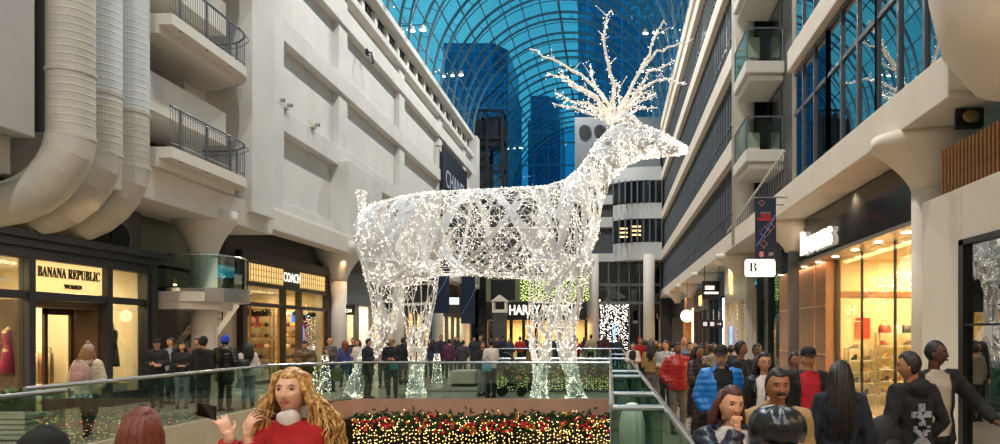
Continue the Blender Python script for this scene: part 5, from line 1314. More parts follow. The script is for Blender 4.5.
def person(px, d, h, rz, label, top=('jacket', '222222'), legs='20242c', hair=('short', '1a1512'), skin='c08a68', shirt=None, hat=None, pose='down', fem=False, fat=0, look=(0, 0, 0), hood=False, shoes='18181a',
           fine=False, custom=None, sleeve=1.0, hem=None, X=None, z=0, loose=.006, group=None, y_ref=350, openw=.14, glasses=False, mustache=None, curl=(.55, .55), cat='person', ex=0, smile=0):
    """px: image column at which the figure stands, d: distance along the mall, rz: facing (0 = toward the camera)"""
    x = X if X is not None else at_Y(px, y_ref, d).x
    t = thing('person', label, cat, (x, d, z), rz, group); s = h / 1.75; t.scale = (s, s, s)
    vox = (.0055 if fine == 2 else .007) if fine else (.014 if d < 10.5 else .02); tv = .012 if fine else (.018 if d < 10.5 else .026)
    Pz = dict(POSES[pose]) if isinstance(pose, str) else dict(pose)
    if custom: Pz.update(custom)
    P = skeleton(Pz, fem); hm = head_matrix(P, *look)
    kb = (str(sorted((k_, str(v)) for k_, v in P.items())), fem, vox, look, curl, fat)
    def cached(key, fn):
        if key not in CACHE: CACHE[key] = fn()
        return CACHE[key]
    def put(name, me, m, col, parent=t):
        if not len(me.materials): me.materials.append(None)
        o = link(name, me, parent); o.material_slots[0].link = 'OBJECT'; o.material_slots[0].material = m
        o.color = lin(col); return o
    body = put('body', cached(('b',) + kb, lambda: build_body(kb, P, fem, vox, hm, curl[0], curl[1], fat)), M_skin, skin)
    kind, tc_ = top[0], top[1]; off = {'puffer': .045, 'coat': .035, 'jacket': .03, 'shirt': .014, 'sweater': .022}[kind]
    hm_ = hem or {'puffer': .84, 'coat': .55, 'jacket': .84, 'shirt': .88, 'sweater': .86}[kind]
    def mk():
        me = build_top(P, fem, tv, off, hm_, kind, fat, sleeve, hood)
        if shirt: open_front(me, P, openw)
        return me
    jm = cached(('t',) + kb + (kind, hm_, bool(shirt), sleeve, hood, openw), mk)
    put({'puffer': 'puffer_jacket', 'coat': 'coat', 'jacket': 'jacket', 'shirt': 'shirt', 'sweater': 'sweater'}[kind], jm, M_puff if kind == 'puffer' else (M_leather if len(top) > 2 else M_cloth), tc_)
    if shirt: put('shirt', cached(('s',) + kb, lambda: build_top(P, fem, tv, .012, .88, 'shirt', fat, .5)), M_cloth, shirt)
    put('trousers', cached(('l', str([P[q] for q in ('lh', 'lk', 'la', 'rh', 'rk', 'ra')]), tv, loose), lambda: build_legs(P, tv, loose, fem)), M_cloth, legs)
    put('shoes', cached(('f', str([P[q] for q in ('la', 'ra')])), lambda: build_shoes(P, .012)), M_cloth, shoes)
    if hair: put('hair', cached(('h', hair[0], look, P['lean'], fine), lambda: build_hair(hair[0], hm, fine or d < 9, P)), M_hair, hair[1])
    if hat: put({'cap': 'cap', 'beanie': 'beanie', 'pompom': 'beanie', 'hood': 'hood'}[hat[0]], cached(('c', hat[0], look, P['lean']), lambda: hat_mesh(hat[0], hm)), M_cloth, hat[1])
    if d < 26 and abs(rz) < 2.0:                                   # eyes, brows, lips
        li = MB(); n = 12 if fine else 6
        bc = hair[1] if hair and hair[0] != 'bald' and not fem else ('6a4424' if hair is None else '2a1c12')
        for sg in (-1, 1):
            g = MB(); g.ell(hm @ Vector((sg * .0315, -.0715, .003)), (.0148, .0095, .0066), n, 0, M=hm.to_3x3()); g.ell(hm @ Vector((sg * .0315 + ex, -.0782, .003)), (.0064, .0050, .0064), n, 1, M=hm.to_3x3())
            g.build('eye', [M_eye, M_iris], t, smooth=True)
            b = MB(); b.tube([hm @ Vector((sg * a, y, z)) for a, y, z in ((.014, -.092, .022), (.031, -.089, .0275), (.048, -.078, .022))], [.0036, .0044, .0022] if not fem else [.0024, .003, .0016], 5)
            put('eyebrow', b.mesh('eyebrow', [], True), M_hair, bc)
            if fine:
                b = MB(); b.tube([hm @ Vector((sg * a, y, z)) for a, y, z in ((.016, -.0795, .006), (.031, -.0845, .0105), (.046, -.076, .005))], [.0018, .0026, .0015], 5); put('eyelid', b.mesh('eyelid', [], True), M_skin, '5a3a2a' if fem else skin)
        sm = smile
        li.tube([hm @ Vector((x_, y, z)) for x_, y, z in ((-.026 - .004 * sm, -.085 + .005 * sm, -.061 + .007 * sm), (-.011, -.0975, -.0580), (0, -.0985, -.0595), (.011, -.0975, -.0580), (.026 + .004 * sm, -.085 + .005 * sm, -.061 + .007 * sm))], [.002, .0045, .0045, .0045, .002], 6)
        li.tube([hm @ Vector((x_, y, z)) for x_, y, z in ((-.024, -.084 + .004 * sm, -.064 + .005 * sm), (-.011, -.0955, -.068 - .004 * sm), (0, -.0975, -.0690 - .005 * sm), (.011, -.0955, -.068 - .004 * sm), (.024, -.084 + .004 * sm, -.064 + .005 * sm))], [.002, .005, .0052, .005, .002], 6)
        if smile:
            te = MB(); te.ell(hm @ Vector((0, -.0935, -.0645)), (.019, .005, .0045), 10, M=hm.to_3x3()); te.build('teeth', mat('teeth_ivory', 'e6dccb', .3), t, smooth=True)
        put('lips', li.mesh('lips', [], True), M_skin, 'a8504a' if fem else ('8a4f42' if skin > '7' else '3c2019'))
        if mustache:
            q = MB(); q.tube([hm @ Vector((x_, y, z)) for x_, y, z in ((-.031, -.086, -.056), (-.014, -.101, -.047), (0, -.105, -.045), (.014, -.101, -.047), (.031, -.086, -.056))], [.004, .009, .0085, .009, .004], 8); put('mustache', q.mesh('mustache', [], True), M_hair, mustache)
        if glasses:
            q = MB()
            for sg in (-1, 1): q.tube([hm @ Vector((sg * .032 + .021 * math.cos(a), -.098, .001 + .017 * math.sin(a))) for a in [2 * PI * i / 12 for i in range(13)]], .0022, 5); q.tube([hm @ Vector((sg * .052, -.098, .004)), hm @ Vector((sg * .08, -.02, .006))], .002, 5)
            q.tube([hm @ Vector((-.012, -.099, .004)), hm @ Vector((.012, -.099, .004))], .002, 5); q.build('glasses', M_black, t)
    t['_s'] = s
    return t, P, hm, put
def side_bag(px, d, z, label, col, s=1.0, rz=0, cat='bag', name='handbag', strap=None, X=None):
    x = X if X is not None else at_Y(px, 350, d).x; t = thing(name, label, cat, (x, d, z), rz)
    g = MB(); g.etube([(0, 0, 0, .15 * s, .06 * s), (0, 0, .03 * s, .16 * s, .07 * s), (0, 0, .2 * s, .15 * s, .06 * s), (0, 0, .27 * s, .13 * s, .03 * s)], 14); g.build('pouch', mat('bag_' + col, col, .5), t, smooth=True)
    g = MB(); H = strap or .2; g.tube([(-.12 * s, 0, .25 * s), (-.09 * s, 0, .25 * s + H * .7), (0, 0, .25 * s + H), (.09 * s, 0, .25 * s + H * .7), (.12 * s, 0, .25 * s)], .009, 6); g.build('strap', mat('bag_strap', '1d1916', .5), t)
    return t
AW = PI           # facing away
B = ('short', '17120e')
# ---- left walkway, left to right
t, P, hm, put = person(88, 13.0, 1.68, AW + .25, 'person in cream puffer jacket and beanie, backpack on, facing the timber shop entrance', ('puffer', 'cdbfa2'), '17171b', ('bob', '8a5a34'), hat=('pompom', 'a98f80'), pose='walk', fem=True, hood=True)
bp = thing('backpack', 'pink backpack worn by the person in cream puffer jacket', 'backpack', (t.location.x + .05, 12.74, 1.0), .25)
g = MB(); g.etube([(0, 0, 0, .13, .07), (0, 0, .05, .16, .09), (0, 0, .28, .15, .09), (0, 0, .36, .1, .06), (0, 0, .38, .04, .03)], 18); g.build('bag_body', mat('pink_canvas', 'b88f86', .8, var=.1), bp, smooth=True)
MB().ell((0, -.09, .13), (.1, .035, .09), 14).build('pocket', mat('pink_canvas', 'b88f86'), bp, smooth=True)
g = MB()
for sx in (-.1, .1): g.tube([(sx, .05, .34), (sx * 1.15, .16, .42), (sx * 1.3, .30, .36), (sx * 1.3, .30, .1)], .018, 6)
g.build('strap', mat('pink_strap', '9c766e'), bp)
person(157, 18.2, 1.74, .35, 'person in black cap with folded arms, leftmost of the group by the left shop', ('jacket', '15151a'), '17191f', B, hat=('cap', '0f0f12'), pose='fold')
person(171, 19.3, 1.77, -.3, 'bearded person in open dark jacket and grey shirt between folded-arm person and long-haired woman', ('jacket', '1c1f26'), '232a38', B, shirt='8c97a3', pose='down', mustache='1c140e')
person(182, 18.2, 1.66, .5, 'long dark-haired person in black jacket and pale jeans standing in the left group', ('jacket', '18181b'), '7a8794', ('long', '120d0b'), fem=True, pose='front')
person(197, 19.6, 1.76, .2, 'dark-haired person mostly hidden behind the black beanie in the left group', ('jacket', '6a3a34'), '22222a', B)
person(203, 16.9, 1.80, AW - .2, 'person in black hooded jacket and black beanie seen from behind by the left railing', ('jacket', '101013'), '191b20', B, hat=('beanie', '101014'), pose='down', hood=True)
person(225, 17.5, 1.82, AW, 'person in black puffer and bright blue beanie seen from behind', ('puffer', '101116'), '1b1d23', B, hat=('beanie', '1c3fae'), pose='pocket', hood=True, hem=.7)
person(248, 18.0, 1.68, AW + .5, 'long dark-haired person in white top and light jeans walking left of the yellow-panelled shop', ('sweater', 'd6cdc4'), '6f8496', ('long', '17100d'), fem=True, pose='walk')
side_bag(243, 17.78, .98, 'black shoulder bag on the person in the white top', '15130f', 1.0, .4, strap=.36)
person(306, 19.9, 1.70, .25, 'person in thick brown jacket leaning on the left railing before the shop window', ('puffer', '5c4426'), '20222a', B, pose='rail', look=(0, .35, 0))
person(330, 23.4, 1.74, -.2, 'bald person in grey jacket and blue jeans walking along the left walkway', ('jacket', '544a42'), '345a8c', ('bald', '6b6058'), shirt='6f6a66', pose='phone', openw=.08)
side_bag(336, 23.2, .35, 'olive shopping bag carried by the bald person', '4c5428', 1.5, 0, name='shopping_bag', strap=.3)
person(345, 25.4, 1.64, AW + .6, 'auburn-haired person in blue-violet puffer jacket and jeans behind the bald person', ('puffer', '38407e'), '56708c', ('long', '6b3218'), fem=True, pose='walk')
person(353, 27.0, 1.72, .2, 'person in dark clothes standing just left of the cream jacket', ('jacket', '28211f'), '20222a', B)
person(358, 24.6, 1.68, -.4, 'person in cream white jacket standing left of the rear deer leg', ('jacket', 'd9d0c4'), '6a6460', ('bob', '3a2418'), fem=True, pose='bag')
person(368, 20.75, 1.74, -.9 - PI / 2 + 1.2 + PI / 2 + 1.1, 'person in navy coat and grey trousers on the platform facing right', ('coat', '141c28'), '4b463c', B, pose='front', hem=.70, look=(0, .2, 0), fat=.5)
person(383, 25.2, 1.74, .1, 'person in black and white checked shirt behind the platform', ('shirt', '9a9892'), '26282e', B, pose='pocket')
t, P, hm, put = person(392, 20.75, 1.78, .2, 'person in beige cap and black jacket standing on the platform', ('jacket', '14161c'), '1e2430', ('short', '3a2a1c'), hat=('cap', 'b7a784'), pose='front', look=(-.6, .1, 0))
side_bag(394, 20.42, .86, 'small turquoise bag hanging in front of the person in the beige cap', '3f9fb4', .8, 0, strap=.25)
person(403, 26.5, 1.73, AW, 'person in dark coat between the rear deer legs, beyond the platform', ('coat', '1b1b20'), '17181c', B)
# ---- middle
person(482, 21.9, 1.64, .9, 'dark-haired person in black jacket, left one of the pair at the pushchair', ('jacket', '222228'), '8a8f94', ('long', '150f0c'), fem=True, pose='front')
person(491, 21.2, 1.72, PI / 2 + 2.2, 'person in white long-sleeve shirt and dark trousers standing by the pushchair', ('shirt', 'd5cdc2'), '20222a', B, pose='front', look=(.2, .1, 0))
side_bag(487, 20.95, .78, 'light blue bag held by the person in white shirt', '4f9ac0', .9, .3, strap=.2)
person(534, 22.5, 1.62, .4, 'person in olive brown top behind the front deer leg', ('jacket', '6b5230'), '2a2622', B, pose='front')
# pushchair
t = thing('pushchair', 'black pushchair on the platform right of the person in white shirt', 'pushchair', (at_Y(512, 380, 21.7).x, 21.7, 0), 0)
g = MB(); 
for sy in (-.25, .25):
    g.tube([(-.42, sy, 1.0), (-.1, sy, .55), (.3, sy, .12)], .018, 6); g.tube([(.25, sy, .75), (-.05, sy, .45), (-.28, sy, .14)], .018, 6)
g.tube([(-.42, -.25, 1.0), (-.42, .25, 1.0)], .022, 8); g.build('frame', M_black, t)
g = MB(); g.rings([[(-.2, -.2, .75), (-.2, .2, .75), (-.15, .2, .78), (-.15, -.2, .78)], [(-.05, -.2, .42), (-.05, .2, .42), (0, .2, .46), (0, -.2, .46)], [(.28, -.2, .40), (.28, .2, .40), (.28, .2, .45), (.28, -.2, .45)]]); g.build('seat', mat('pram_fabric', '1a1a1e', .8), t)
g = MB(); g.rings([[(-.22 + .34 * math.sin(a) * .8, sy, .78 + .30 * (1 - math.cos(a)) * .9) for sy in (-.22, -.1, .1, .22)] + [(-.2 + .30 * math.sin(a) * .8, sy, .76 + .27 * (1 - math.cos(a)) * .9) for sy in (.2, -.2)] for a in [PI * .15 * q for q in range(8)]]); g.build('canopy', mat('pram_fabric', '1a1a1e'), t)
for sx in (-.28, .3):
    for sy in (-.25, .25):
        q = MB(); q.tube([(sx, sy - .02, .13), (sx, sy + .02, .13)], .13, 18); q.build('wheel', M_black, t)
# ---- crowd beyond the platform and in the far middle
C = [(424, 31, 'a8937a', 'brown', 0), (432, 29.5, '2b3550', 'navy', AW), (441, 33, '22242a', 'dark grey', .4), (449, 30, '5a2f4a', 'plum', AW), (457, 32.5, '1d2026', 'black', .2), (463, 29.6, '3c4048', 'slate', AW),
     (474, 35, '262a33', 'charcoal', .5), (481, 33.4, '101218', 'jet black', -.5), (497, 40.5, '2a2326', 'dark brown', 0), (503, 42, '1b2436', 'dark navy', AW), (510, 40.2, '3b3f46', 'grey', .3),
     (520, 39.6, 'b02026', 'bright red', AW), (528, 41.5, '202024', 'black', .2), (549, 40.5, '26262c', 'black', AW), (556, 39.6, '303640', 'steel grey', -.4), (577, 39.3, 'c0222a', 'scarlet', .2), (585, 41, '33343a', 'dark', AW),
     (591, 39.8, 'a89878', 'beige', AW), (599, 42, '2a2426', 'brown black', .3), (605, 39.6, '5c1c28', 'burgundy', AW), (612, 41, '1b1b22', 'black', .1), (619, 39.2, '30323a', 'grey black', .4)]
for i, (px, d, c, nm_, rz) in enumerate(C):
    fem = i % 3 == 1; where = 'beyond the platform at left' if px < 470 else ('before the lit far shop' if px < 535 else ('right of the front deer legs' if px < 600 else 'near the far white columns'))
    person(px, d, 1.60 + .05 * (i * 7 % 5), rz, 'distant person in %s jacket %s, %s' % (nm_, where, 'facing away' if rz == AW else 'facing us'), ('jacket' if i % 2 else 'coat', c), ('20222a', '3a3f4c', '14151a')[i % 3],
           ('long' if fem else 'short', ('17110d', '3a2416', '0f0c0b')[i % 3]), fem=fem, pose=('down', 'walk', 'pocket')[i % 3])
# ---- right walkway crowd
person(640, 25, 1.75, .3, 'person in red hooded jacket in the distance on the right walkway', ('jacket', 'a01a1c'), '1c1c20', B, hat=('hood', 'a01a1c'))
person(633, 22.5, 1.60, -.2, 'person in white jacket with dark scarf beside the right railing', ('jacket', 'd8cabf'), '2a2a30', B, shirt='1a1a1e', fem=True, pose='front')
person(628, 27, 1.6, AW, 'small distant person in blue-grey jacket by the right railing', ('jacket', '4a5868'), '2a2a30', B, X=1.3)
person(652, 17.5, 1.70, AW - .5, 'person in short camel puffer with wide grey trousers on the right walkway', ('puffer', '9c7a4e'), '6e6862', ('long', '2a1a12'), fem=True, pose='front', hem=.98, loose=.02)
person(666, 17.2, 1.72, -.7, 'person in black and white patterned jacket left of the red puffer jacket', ('jacket', 'aeaaa6'), '24262c', B, pose='front')
t, P, hm, put = person(678, 13.6, 1.72, .15, 'person in red and grey puffer jacket and grey trousers on the right walkway', ('puffer', 'a8201c'), '6e665e', B, pose='pocket', skin='7a4c34', mustache='120d0a', curl=(.8, .8))
person(684, 18.5, 1.80, .2, 'bald person in denim blue shirt behind the red puffer jacket', ('jacket', '5f7896'), '2a2c34', ('bald', '5a4a3c'))
person(698, 12.6, 1.68, .75, 'person in long dark plum puffer coat with hand at mouth', ('puffer', '2c1a26'), '16161a', ('long', '0e0a09'), skin='8a5a40', fem=True, pose='mouth', hem=.45)
person(712, 15.5, 1.66, AW - .4, 'person in taupe jacket with hood seen from behind between plum coat and blue puffer', ('jacket', '8f8474'), '3a3630', ('short', '2a1c14'), pose='down', hood=True)
person(690, 16.2, 1.70, .1, 'dark-haired person with pale face just behind the plum coat', ('jacket', '202026'), '1a1a1e', B)
person(721, 8.6, 1.74, .15, 'older person in bright blue puffer jacket and dark cap on the right walkway', ('puffer', '1673c4'), '2a2c34', ('short', 'a09a92'), shirt='15161a', hat=('cap', '141416'), pose='pocket', glasses=True, fat=.6, look=(-.25, 0, 0), openw=.09, skin='c99a7c', custom=dict(le=(.27, .03, 1.14), re=(-.27, .03, 1.14)))
person(740, 10.8, 1.78, 1.2, 'dark-haired person in black jacket behind the blue puffer jacket', ('jacket', '131316'), '1a1a1e', B, skin='8a5c40', hood=True)
person(757, 12.2, 1.72, .2, 'person in black top holding a drink beyond the woman in glasses', ('jacket', '1a1618'), '1a1a1e', B, skin='6f4632', pose='phone')
person(764, 8.2, 1.68, .1, 'person with glasses in black leather jacket over white blouse', ('jacket', '141416', 1), '1c1c22', ('long', '160f0d'), shirt='d8d2ce', fem=True, glasses=True, pose='down', openw=.17)
side_bag(775, 8.05, .9, 'black crossbody bag of the person in glasses', '141314', .9, 0, strap=.4)
person(794, 10.3, 1.62, .3, 'person mostly hidden behind the red zip sweater', ('jacket', '1a1a1e'), '1a1a1e', ('short', '15100d'), skin='8a5a40')
person(808, 8.3, 1.73, .05, 'person in black cap and open black jacket over red zip sweater', ('jacket', '131316'), '1a1a1e', ('short', '3a342e'), shirt='b01826', hat=('cap', '101014'), pose='down', openw=.19, fat=.4)
RC = [(645, 30, '2c2c34'), (647, 26, '3a2a22'), (656, 28, '1e1e26'), (660, 23, '28282e'), (668, 26, '202226'), (673, 22, '4a3428'), (682, 24, '1b1d24'), (688, 21.5, '181a20'), (695, 23, '2c2630'), (702, 19.5, '1a1a1f'), (707, 22, '3a3a40'), (714, 20.5, '24242a'),
      (722, 18.3, '7a7064'), (731, 17.0, '1c1c20'), (640, 34, '3a3036'), (651, 33, '22242a')]
for i, (px, d, c) in enumerate(RC):
    fem = i % 3 == 0; side = ('left of the red puffer jacket', 'behind the red puffer jacket', 'right of the plum coat')[0 if px < 668 else (1 if px < 692 else 2)]
    nm_ = ('charcoal', 'brown', 'navy-black', 'dark grey', 'ink-black', 'chestnut', 'blue-black', 'near-black', 'dusky purple', 'soot-black', 'grey', 'dim dark', 'stone', 'plain black', 'mauve-brown', 'slate')[i]
    person(px, d, 1.62 + .04 * (i * 5 % 5), (AW if i % 4 == 1 else .3 - .15 * (i % 5)), 'person in %s jacket in the right crowd, %s%s' % (nm_, side, (', nearer', ', further', ', midway', ', rearmost')[i % 4]), ('jacket', c), '1a1c22', ('long' if fem else 'short', ('150f0c', '2c1a12', '100d0c')[i % 3]), fem=fem,
           skin=('c08a68', '8a5c40', 'd0a080')[i % 3], pose=('down', 'pocket', 'walk')[i % 3])

# ================================================================ foreground people
def loc_of(t, w):                                   # world point to the figure's own frame
    s = t['_s']; return (Matrix.Rotation(-t.rotation_euler.z, 4, 'Z') @ (Vector(w) - Vector(t.location))) / s
class _Dummy: pass
def frame(px, d, h, rz, yref=400):
    t = {'_s': h / 1.75}; x = at_Y(px, yref, d).x
    def f(w): return (Matrix.Rotation(-rz, 4, 'Z') @ (Vector(w) - Vector((x, d, 0)))) / (h / 1.75)
    return f, (lambda v: Matrix.Rotation(-rz, 4, 'Z') @ Vector(v))
# blond woman with phone
Bd, Bh, Brz = 3.75, 1.71, -.12
f, dr = frame(291, Bd, Bh, Brz)
wr1 = f(at_Y(229, 437, 3.40)); wr2 = f(at_Y(247, 437, 3.52))
cu = dict(rw=tuple(wr1), re=tuple(f(at_Y(222, 500, 3.55))), rd=tuple(dr((-.36, -.02, .95))), rn=tuple(dr((-.75, .6, -.1))), rt=-1,
          lw=tuple(wr2), le=tuple(f(at_Y(262, 520, 3.50))), ld=tuple(dr((.22, -.05, 1))), ln=tuple(dr((.45, .8, .0))), lt=1)
t, P, hm, put = person(291, Bd, Bh, Brz, 'blond curly-haired person in red jacket with lowered white face mask, raising a phone', ('jacket', 'a81216'), '22242c', None, skin='e2b095', fem=True, fine=2, custom=cu, look=(.16, -.14, 0), y_ref=400, curl=(.45, .5), ex=-.003)
rr = random.Random(42); g = MB()
V, F = head_verts(48, 36); out = []
for x, y, z in V:
    fy, fz = y / .094, z / .118
    line = .44 + .1 * abs(x) / .07 if fy < -.35 else (.44 - (fy + .35) * 2.0 if fy < .2 else -.7)
    tt = max(0, min(1, (fz - line) / .16 + .5)); k_ = .92 + tt * .2; out.append(hm @ Vector((x * k_, y * k_ + .006, z * k_)))
g.add(out, F)
for i in range(560):                                # wavy locks falling on both sides
    sd = rr.choice((-1, 1)); a = rr.uniform(-.75, 1.45); root = Vector((sd * .055 * math.cos(a) * rr.uniform(.2, 1), .07 * math.sin(a) - .012, .105 - .02 * rr.random()))
    side = Vector((sd * (.088 + rr.uniform(0, .02)) * max(.45, math.cos(a * .85)), .09 * math.sin(a) + .008, .0)); L_ = rr.uniform(.22, .48); ph = rr.uniform(0, 6); am = rr.uniform(.006, .018); pts = [hm @ root, hm @ ((root + side) * .56 + Vector((0, 0, .03))), hm @ side]; base = pts[-1]
    outw = Vector((sd * rr.uniform(.05, .17), rr.uniform(-.03, .10), 0)); n = 10
    for q in range(1, n + 1):
        u = q / n; pts.append(base + outw * math.sin(u * 1.9) * .95 + Vector((am * math.sin(ph + u * 17), am * math.cos(ph * 1.3 + u * 15), -L_ * u)))
    g.tube(pts, [.007, .0085, .009] + [.0085 * (1 - .5 * q / n) for q in range(n)], 4)
M_blond = bpy.data.materials.new('blond_hair'); M_blond.use_nodes = True; _t = M_blond.node_tree; _b = _t.nodes['Principled BSDF']; tc = _t.nodes.new('ShaderNodeTexCoord'); nz = _t.nodes.new('ShaderNodeTexNoise'); nz.inputs['Scale'].default_value = 38
cr = _t.nodes.new('ShaderNodeValToRGB'); cr.color_ramp.elements[0].position = .35; cr.color_ramp.elements[0].color = lin('8a5a26'); cr.color_ramp.elements[1].position = .68; cr.color_ramp.elements[1].color = lin('e8be78')
_t.links.new(tc.outputs['Object'], nz.inputs['Vector']); _t.links.new(nz.outputs['Fac'], cr.inputs[0]); _t.links.new(cr.outputs[0], _b.inputs['Base Color']); _b.inputs['Roughness'].default_value = .4
g.build('hair', M_blond, t, smooth=True)
# mask pulled under the chin, with its elastic drawn to the hand
g = MB(); rings = []
for q, (z, r_, yy) in enumerate(((-.108, .040, -.012), (-.118, .056, -.008), (-.14, .060, -.004), (-.17, .057, .004), (-.195, .053, .010))):
    rings.append([hm @ Vector((r_ * 1.0 * math.sin(a), yy - r_ * 1.12 * math.cos(a) - .004, z + .010 * math.sin(a * 2 + q))) for a in [-1.75 + 3.5 * j / 18 for j in range(19)]])
vs = [p for r_ in rings for p in r_]; g.add(vs, [(i * 19 + j, i * 19 + j + 1, i * 19 + 20 + j, i * 19 + 19 + j) for i in range(4) for j in range(18)])
mk = g.build('face_mask', M_mask, t, smooth=True); so = mk.modifiers.new('s', 'SOLIDIFY'); so.thickness = .003
hw = f(at_Y(253, 408, 3.5)); g = MB(); A_ = hm @ Vector((-.062, -.02, -.122)); B_ = hm @ Vector((-.06, -.03, -.165))
g.tube([A_, A_.lerp(hw, .5) + Vector((0, 0, .006)), hw], .0018, 5); g.tube([B_, B_.lerp(hw, .5) - Vector((0, 0, .012)), hw], .0018, 5); g.build('mask_elastic', M_mask, t)
ph = thing('phone', 'black smartphone held up by the blond person', 'phone', at_Y(207, 411, 3.40), 0)
ph.rotation_euler = (R(8), R(10), R(-12))
MB().box(-.052, .052, -.004, .004, -.034, .034).build('body', M_black, ph, bevel=.003); MB().box(-.048, .048, -.0052, -.0042, -.030, .030).build('screen', mat('phone_screen', '120a0c', .08), ph)
MB().tube([(.035, -.007, .02), (.035, -.004, .02)], .006, 12).build('camera_lens', M_dsteel, ph)

# red-haired head with glasses on top
t, P, hm, put = person(143, 3.35, 1.55, AW + .1, 'auburn-haired person with glasses pushed up on the head, back to us at bottom left', ('coat', '8a7050'), '22242c', ('long', '6e2c16'), fem=True, fine=True, look=(0, -.05, 0), y_ref=420)
q = MB()
for sg in (-1, 1): q.tube([hm @ Vector((sg * .034 + .026 * math.cos(a), -.075 + .01 * math.sin(a), .108 + .018 * math.sin(a))) for a in [2 * PI * i / 14 for i in range(15)]], .003, 6); q.tube([hm @ Vector((sg * .06, -.07, .106)), hm @ Vector((sg * .088, .03, .06))], .003, 5)
q.tube([hm @ Vector((-.01, -.078, .112)), hm @ Vector((.01, -.078, .112))], .003, 5); q.build('glasses', M_black, t)
# dark cap at the bottom left corner
t, P, hm, put = person(42, 2.7, 1.52, AW, 'person in black padded hat, only the top of the hat visible at bottom left', ('jacket', '101216'), '15161a', ('short', '0f0d0c'), fine=True, hat=('beanie', '070b0c'), y_ref=440)

# smiling woman with cheek on hand
f, dr = frame(722, 4.35, 1.58, -.1)
cu = dict(rw=tuple(f(at_Y(722, 429, 4.14))), re=tuple(f(at_Y(704, 470, 4.1))), rd=tuple(dr((-.15, .1, 1))), rn=tuple(dr((.7, .5, 0))), rt=1, lean=0)
person(728, 4.35, 1.58, .15, 'smiling brown-haired person in navy coat resting cheek on hand, front right of the opening', ('puffer', '101a2e'), '1a1c24', ('bob', '4a2414'), skin='d09a78', shirt='c8c4c0', fem=True, fine=2, custom=cu, look=(.15, .05, .12), y_ref=400, curl=(.6, 1.3), openw=.12, smile=1)
g = MB(); rr = random.Random(5)
ctr = at_Y(704, 425, 4.45)
T_ = [o for o in bpy.data.objects if o.get('label', '').startswith('smiling brown')][0]
cl = loc_of(T_, ctr)
for i in range(700):
    a = rr.uniform(0, 2 * PI); e = rr.uniform(-PI / 2, PI / 2); d_ = Vector((math.cos(a) * math.cos(e), math.sin(a) * math.cos(e), math.sin(e))); p = cl + Vector((d_.x * .06, d_.y * .05, d_.z * .05)); g.tube([p, p + d_ * .045 + Vector((rr.gauss(0, .01), 0, rr.gauss(0, .01)))], [.003, .0006], 3, caps=False)
g.ell(cl, (.062, .05, .05), 12)
g.build('fur_trim', mat('grey_fur', '3b322c', .9, var=.3, scale=30), T_)
# mustached man
person(777, 4.75, 1.665, .12, 'person with black mustache in tan jacket behind the leather cap', ('jacket', 'a08658'), '2a2622', ('short', '0c0a09'), skin='94603f', fine=True, shirt='4a3a30', look=(-.05, .02, 0), y_ref=400, mustache='0c0a09', fat=.5, hood=True, openw=.1, smile=1)
# leather flat cap in front
t, P, hm, put = person(779, 3.1, 1.575, AW + .25, 'person wearing a shiny black leather flat cap, back to us at bottom right centre', ('jacket', '17191d'), '15161a', ('short', '121010'), skin='94603f', fine=True, y_ref=430)
g = MB(); prof = [(.108, .13, -.035, 0), (.120, .146, -.02, 0), (.130, .158, .01, -.002), (.132, .162, .04, -.006), (.124, .154, .072, -.01), (.102, .13, .1, -.012), (.062, .08, .12, -.01), (.012, .016, .128, -.006)]
g.rings([[hm @ Vector((a * math.cos(2 * PI * j / 48) * (1 + .012 * math.sin(j * 2.1)), b * math.sin(2 * PI * j / 48) + o_, z + .006 * math.sin(j * 1.3))) for j in range(48)] for a, b, z, o_ in prof])
cp = g.build('flat_cap', mat('cap_leather', '0e1013', .26, bump=.3, scale=22), t, smooth=True)
g = MB()
for q in range(6):
    a = PI * q / 6; g.tube([hm @ Vector((.131 * math.cos(a) * math.sin(u), .16 * math.sin(a) * math.sin(u) - .008, .03 + .1 * math.cos(u))) for u in [-1.45 + 2.9 * j / 14 for j in range(15)]], .0022, 4)
g.build('seam', mat('cap_seam', '1c1f24', .4), cp)
# long-haired woman from behind
person(840, 6.0, 1.67, AW - .15, 'person with very long dark brown hair and navy jacket seen from behind', ('jacket', '0f1626'), '15161c', ('verylong', '1a110d'), skin='b08060', fem=True, fine=True, pose='down', look=(-.35, .12, 0), y_ref=400)
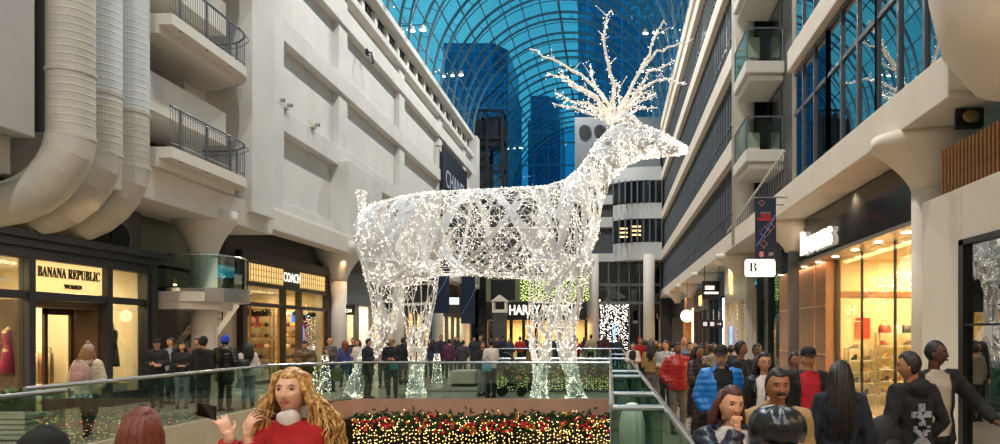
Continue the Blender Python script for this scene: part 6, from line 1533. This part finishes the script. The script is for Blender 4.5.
# man in black hoodie seen from behind with cross pattern
t, P, hm, put = person(912, 6.2, 1.74, AW + .35, 'dark-haired person in black hoodie with pale pixel crosses printed on the back', ('sweater', '0e0f12'), '14151a', ('short', '0f0c0b'), skin='a87452', fine=True, hood=True, look=(.8, .1, 0), y_ref=400, pose='pocket', fat=.4)
rr = random.Random(31); c_ = .017
for cz in (1.22, 1.03, .92):
    g = MB()
    for i in range(-5, 6):
        for j in range(-5, 6):
            on = (abs(i) <= 1 or abs(j) <= 1) and abs(i) + abs(j) < 7 if cz != 1.03 else (abs(abs(i) - abs(j)) <= 1 and abs(i) < 5)
            if on and rr.random() < .82:
                x_ = .03 + i * c_; z_ = cz + j * c_; y_ = .1515 - .2 * x_ * x_ + (.012 if z_ < 1.16 else .006); g.box(x_ - .0084, x_ + .0084, y_ - .03, y_, z_ - .0084, z_ + .0084)
    g.build('printed_cross', mat('print_grey', '8a8f98', .8), t)
# man with grey hoodie, arm out
f, dr = frame(934, 6.9, 1.83, -.1)
cu = dict(lw=tuple(f(at_Y(964, 418, 6.5))), le=tuple(f(at_Y(962, 396, 6.75))), ld=tuple(dr((.75, -.3, -.35))), ln=tuple(dr((0, .2, -1))))
cu = dict(lw=(.47, -.20, 1.02), le=(.40, -.02, 1.17), ld=(.6, -.4, -.5), ln=(-.2, 0, -1))
person(934, 6.9, 1.83, .05, 'person in grey hoodie and open black jacket looking right with arm held out', ('jacket', '101114'), '1c1d22', ('buzz', '0a0807'), skin='4a2c1e', shirt='a49a8c', fine=True, custom=cu, look=(.95, -.03, 0), y_ref=400, openw=.2, curl=(.35, .5))
# dark backpack between
t = thing('backpack', 'dark backpack hanging between the long-haired person and the black hoodie', 'backpack', (at_Y(884, 420, 6.05).x, 6.05, .78), .3)
g = MB(); g.etube([(0, 0, 0, .12, .08), (0, 0, .06, .17, .11), (0, 0, .3, .16, .1), (0, 0, .4, .1, .07), (0, 0, .43, .03, .03)], 18); g.build('bag_body', mat('backpack_fabric', '12141c', .7, var=.2), t, smooth=True)
MB().ell((0, -.11, .15), (.11, .04, .1), 12).build('pocket', mat('backpack_fabric', '12141c'), t, smooth=True)
MB().tube([(.05, .02, .4), (.12, .05, .5), (.22, .1, .56), (.28, .14, .5)], .014, 6).build('strap', M_black, t)
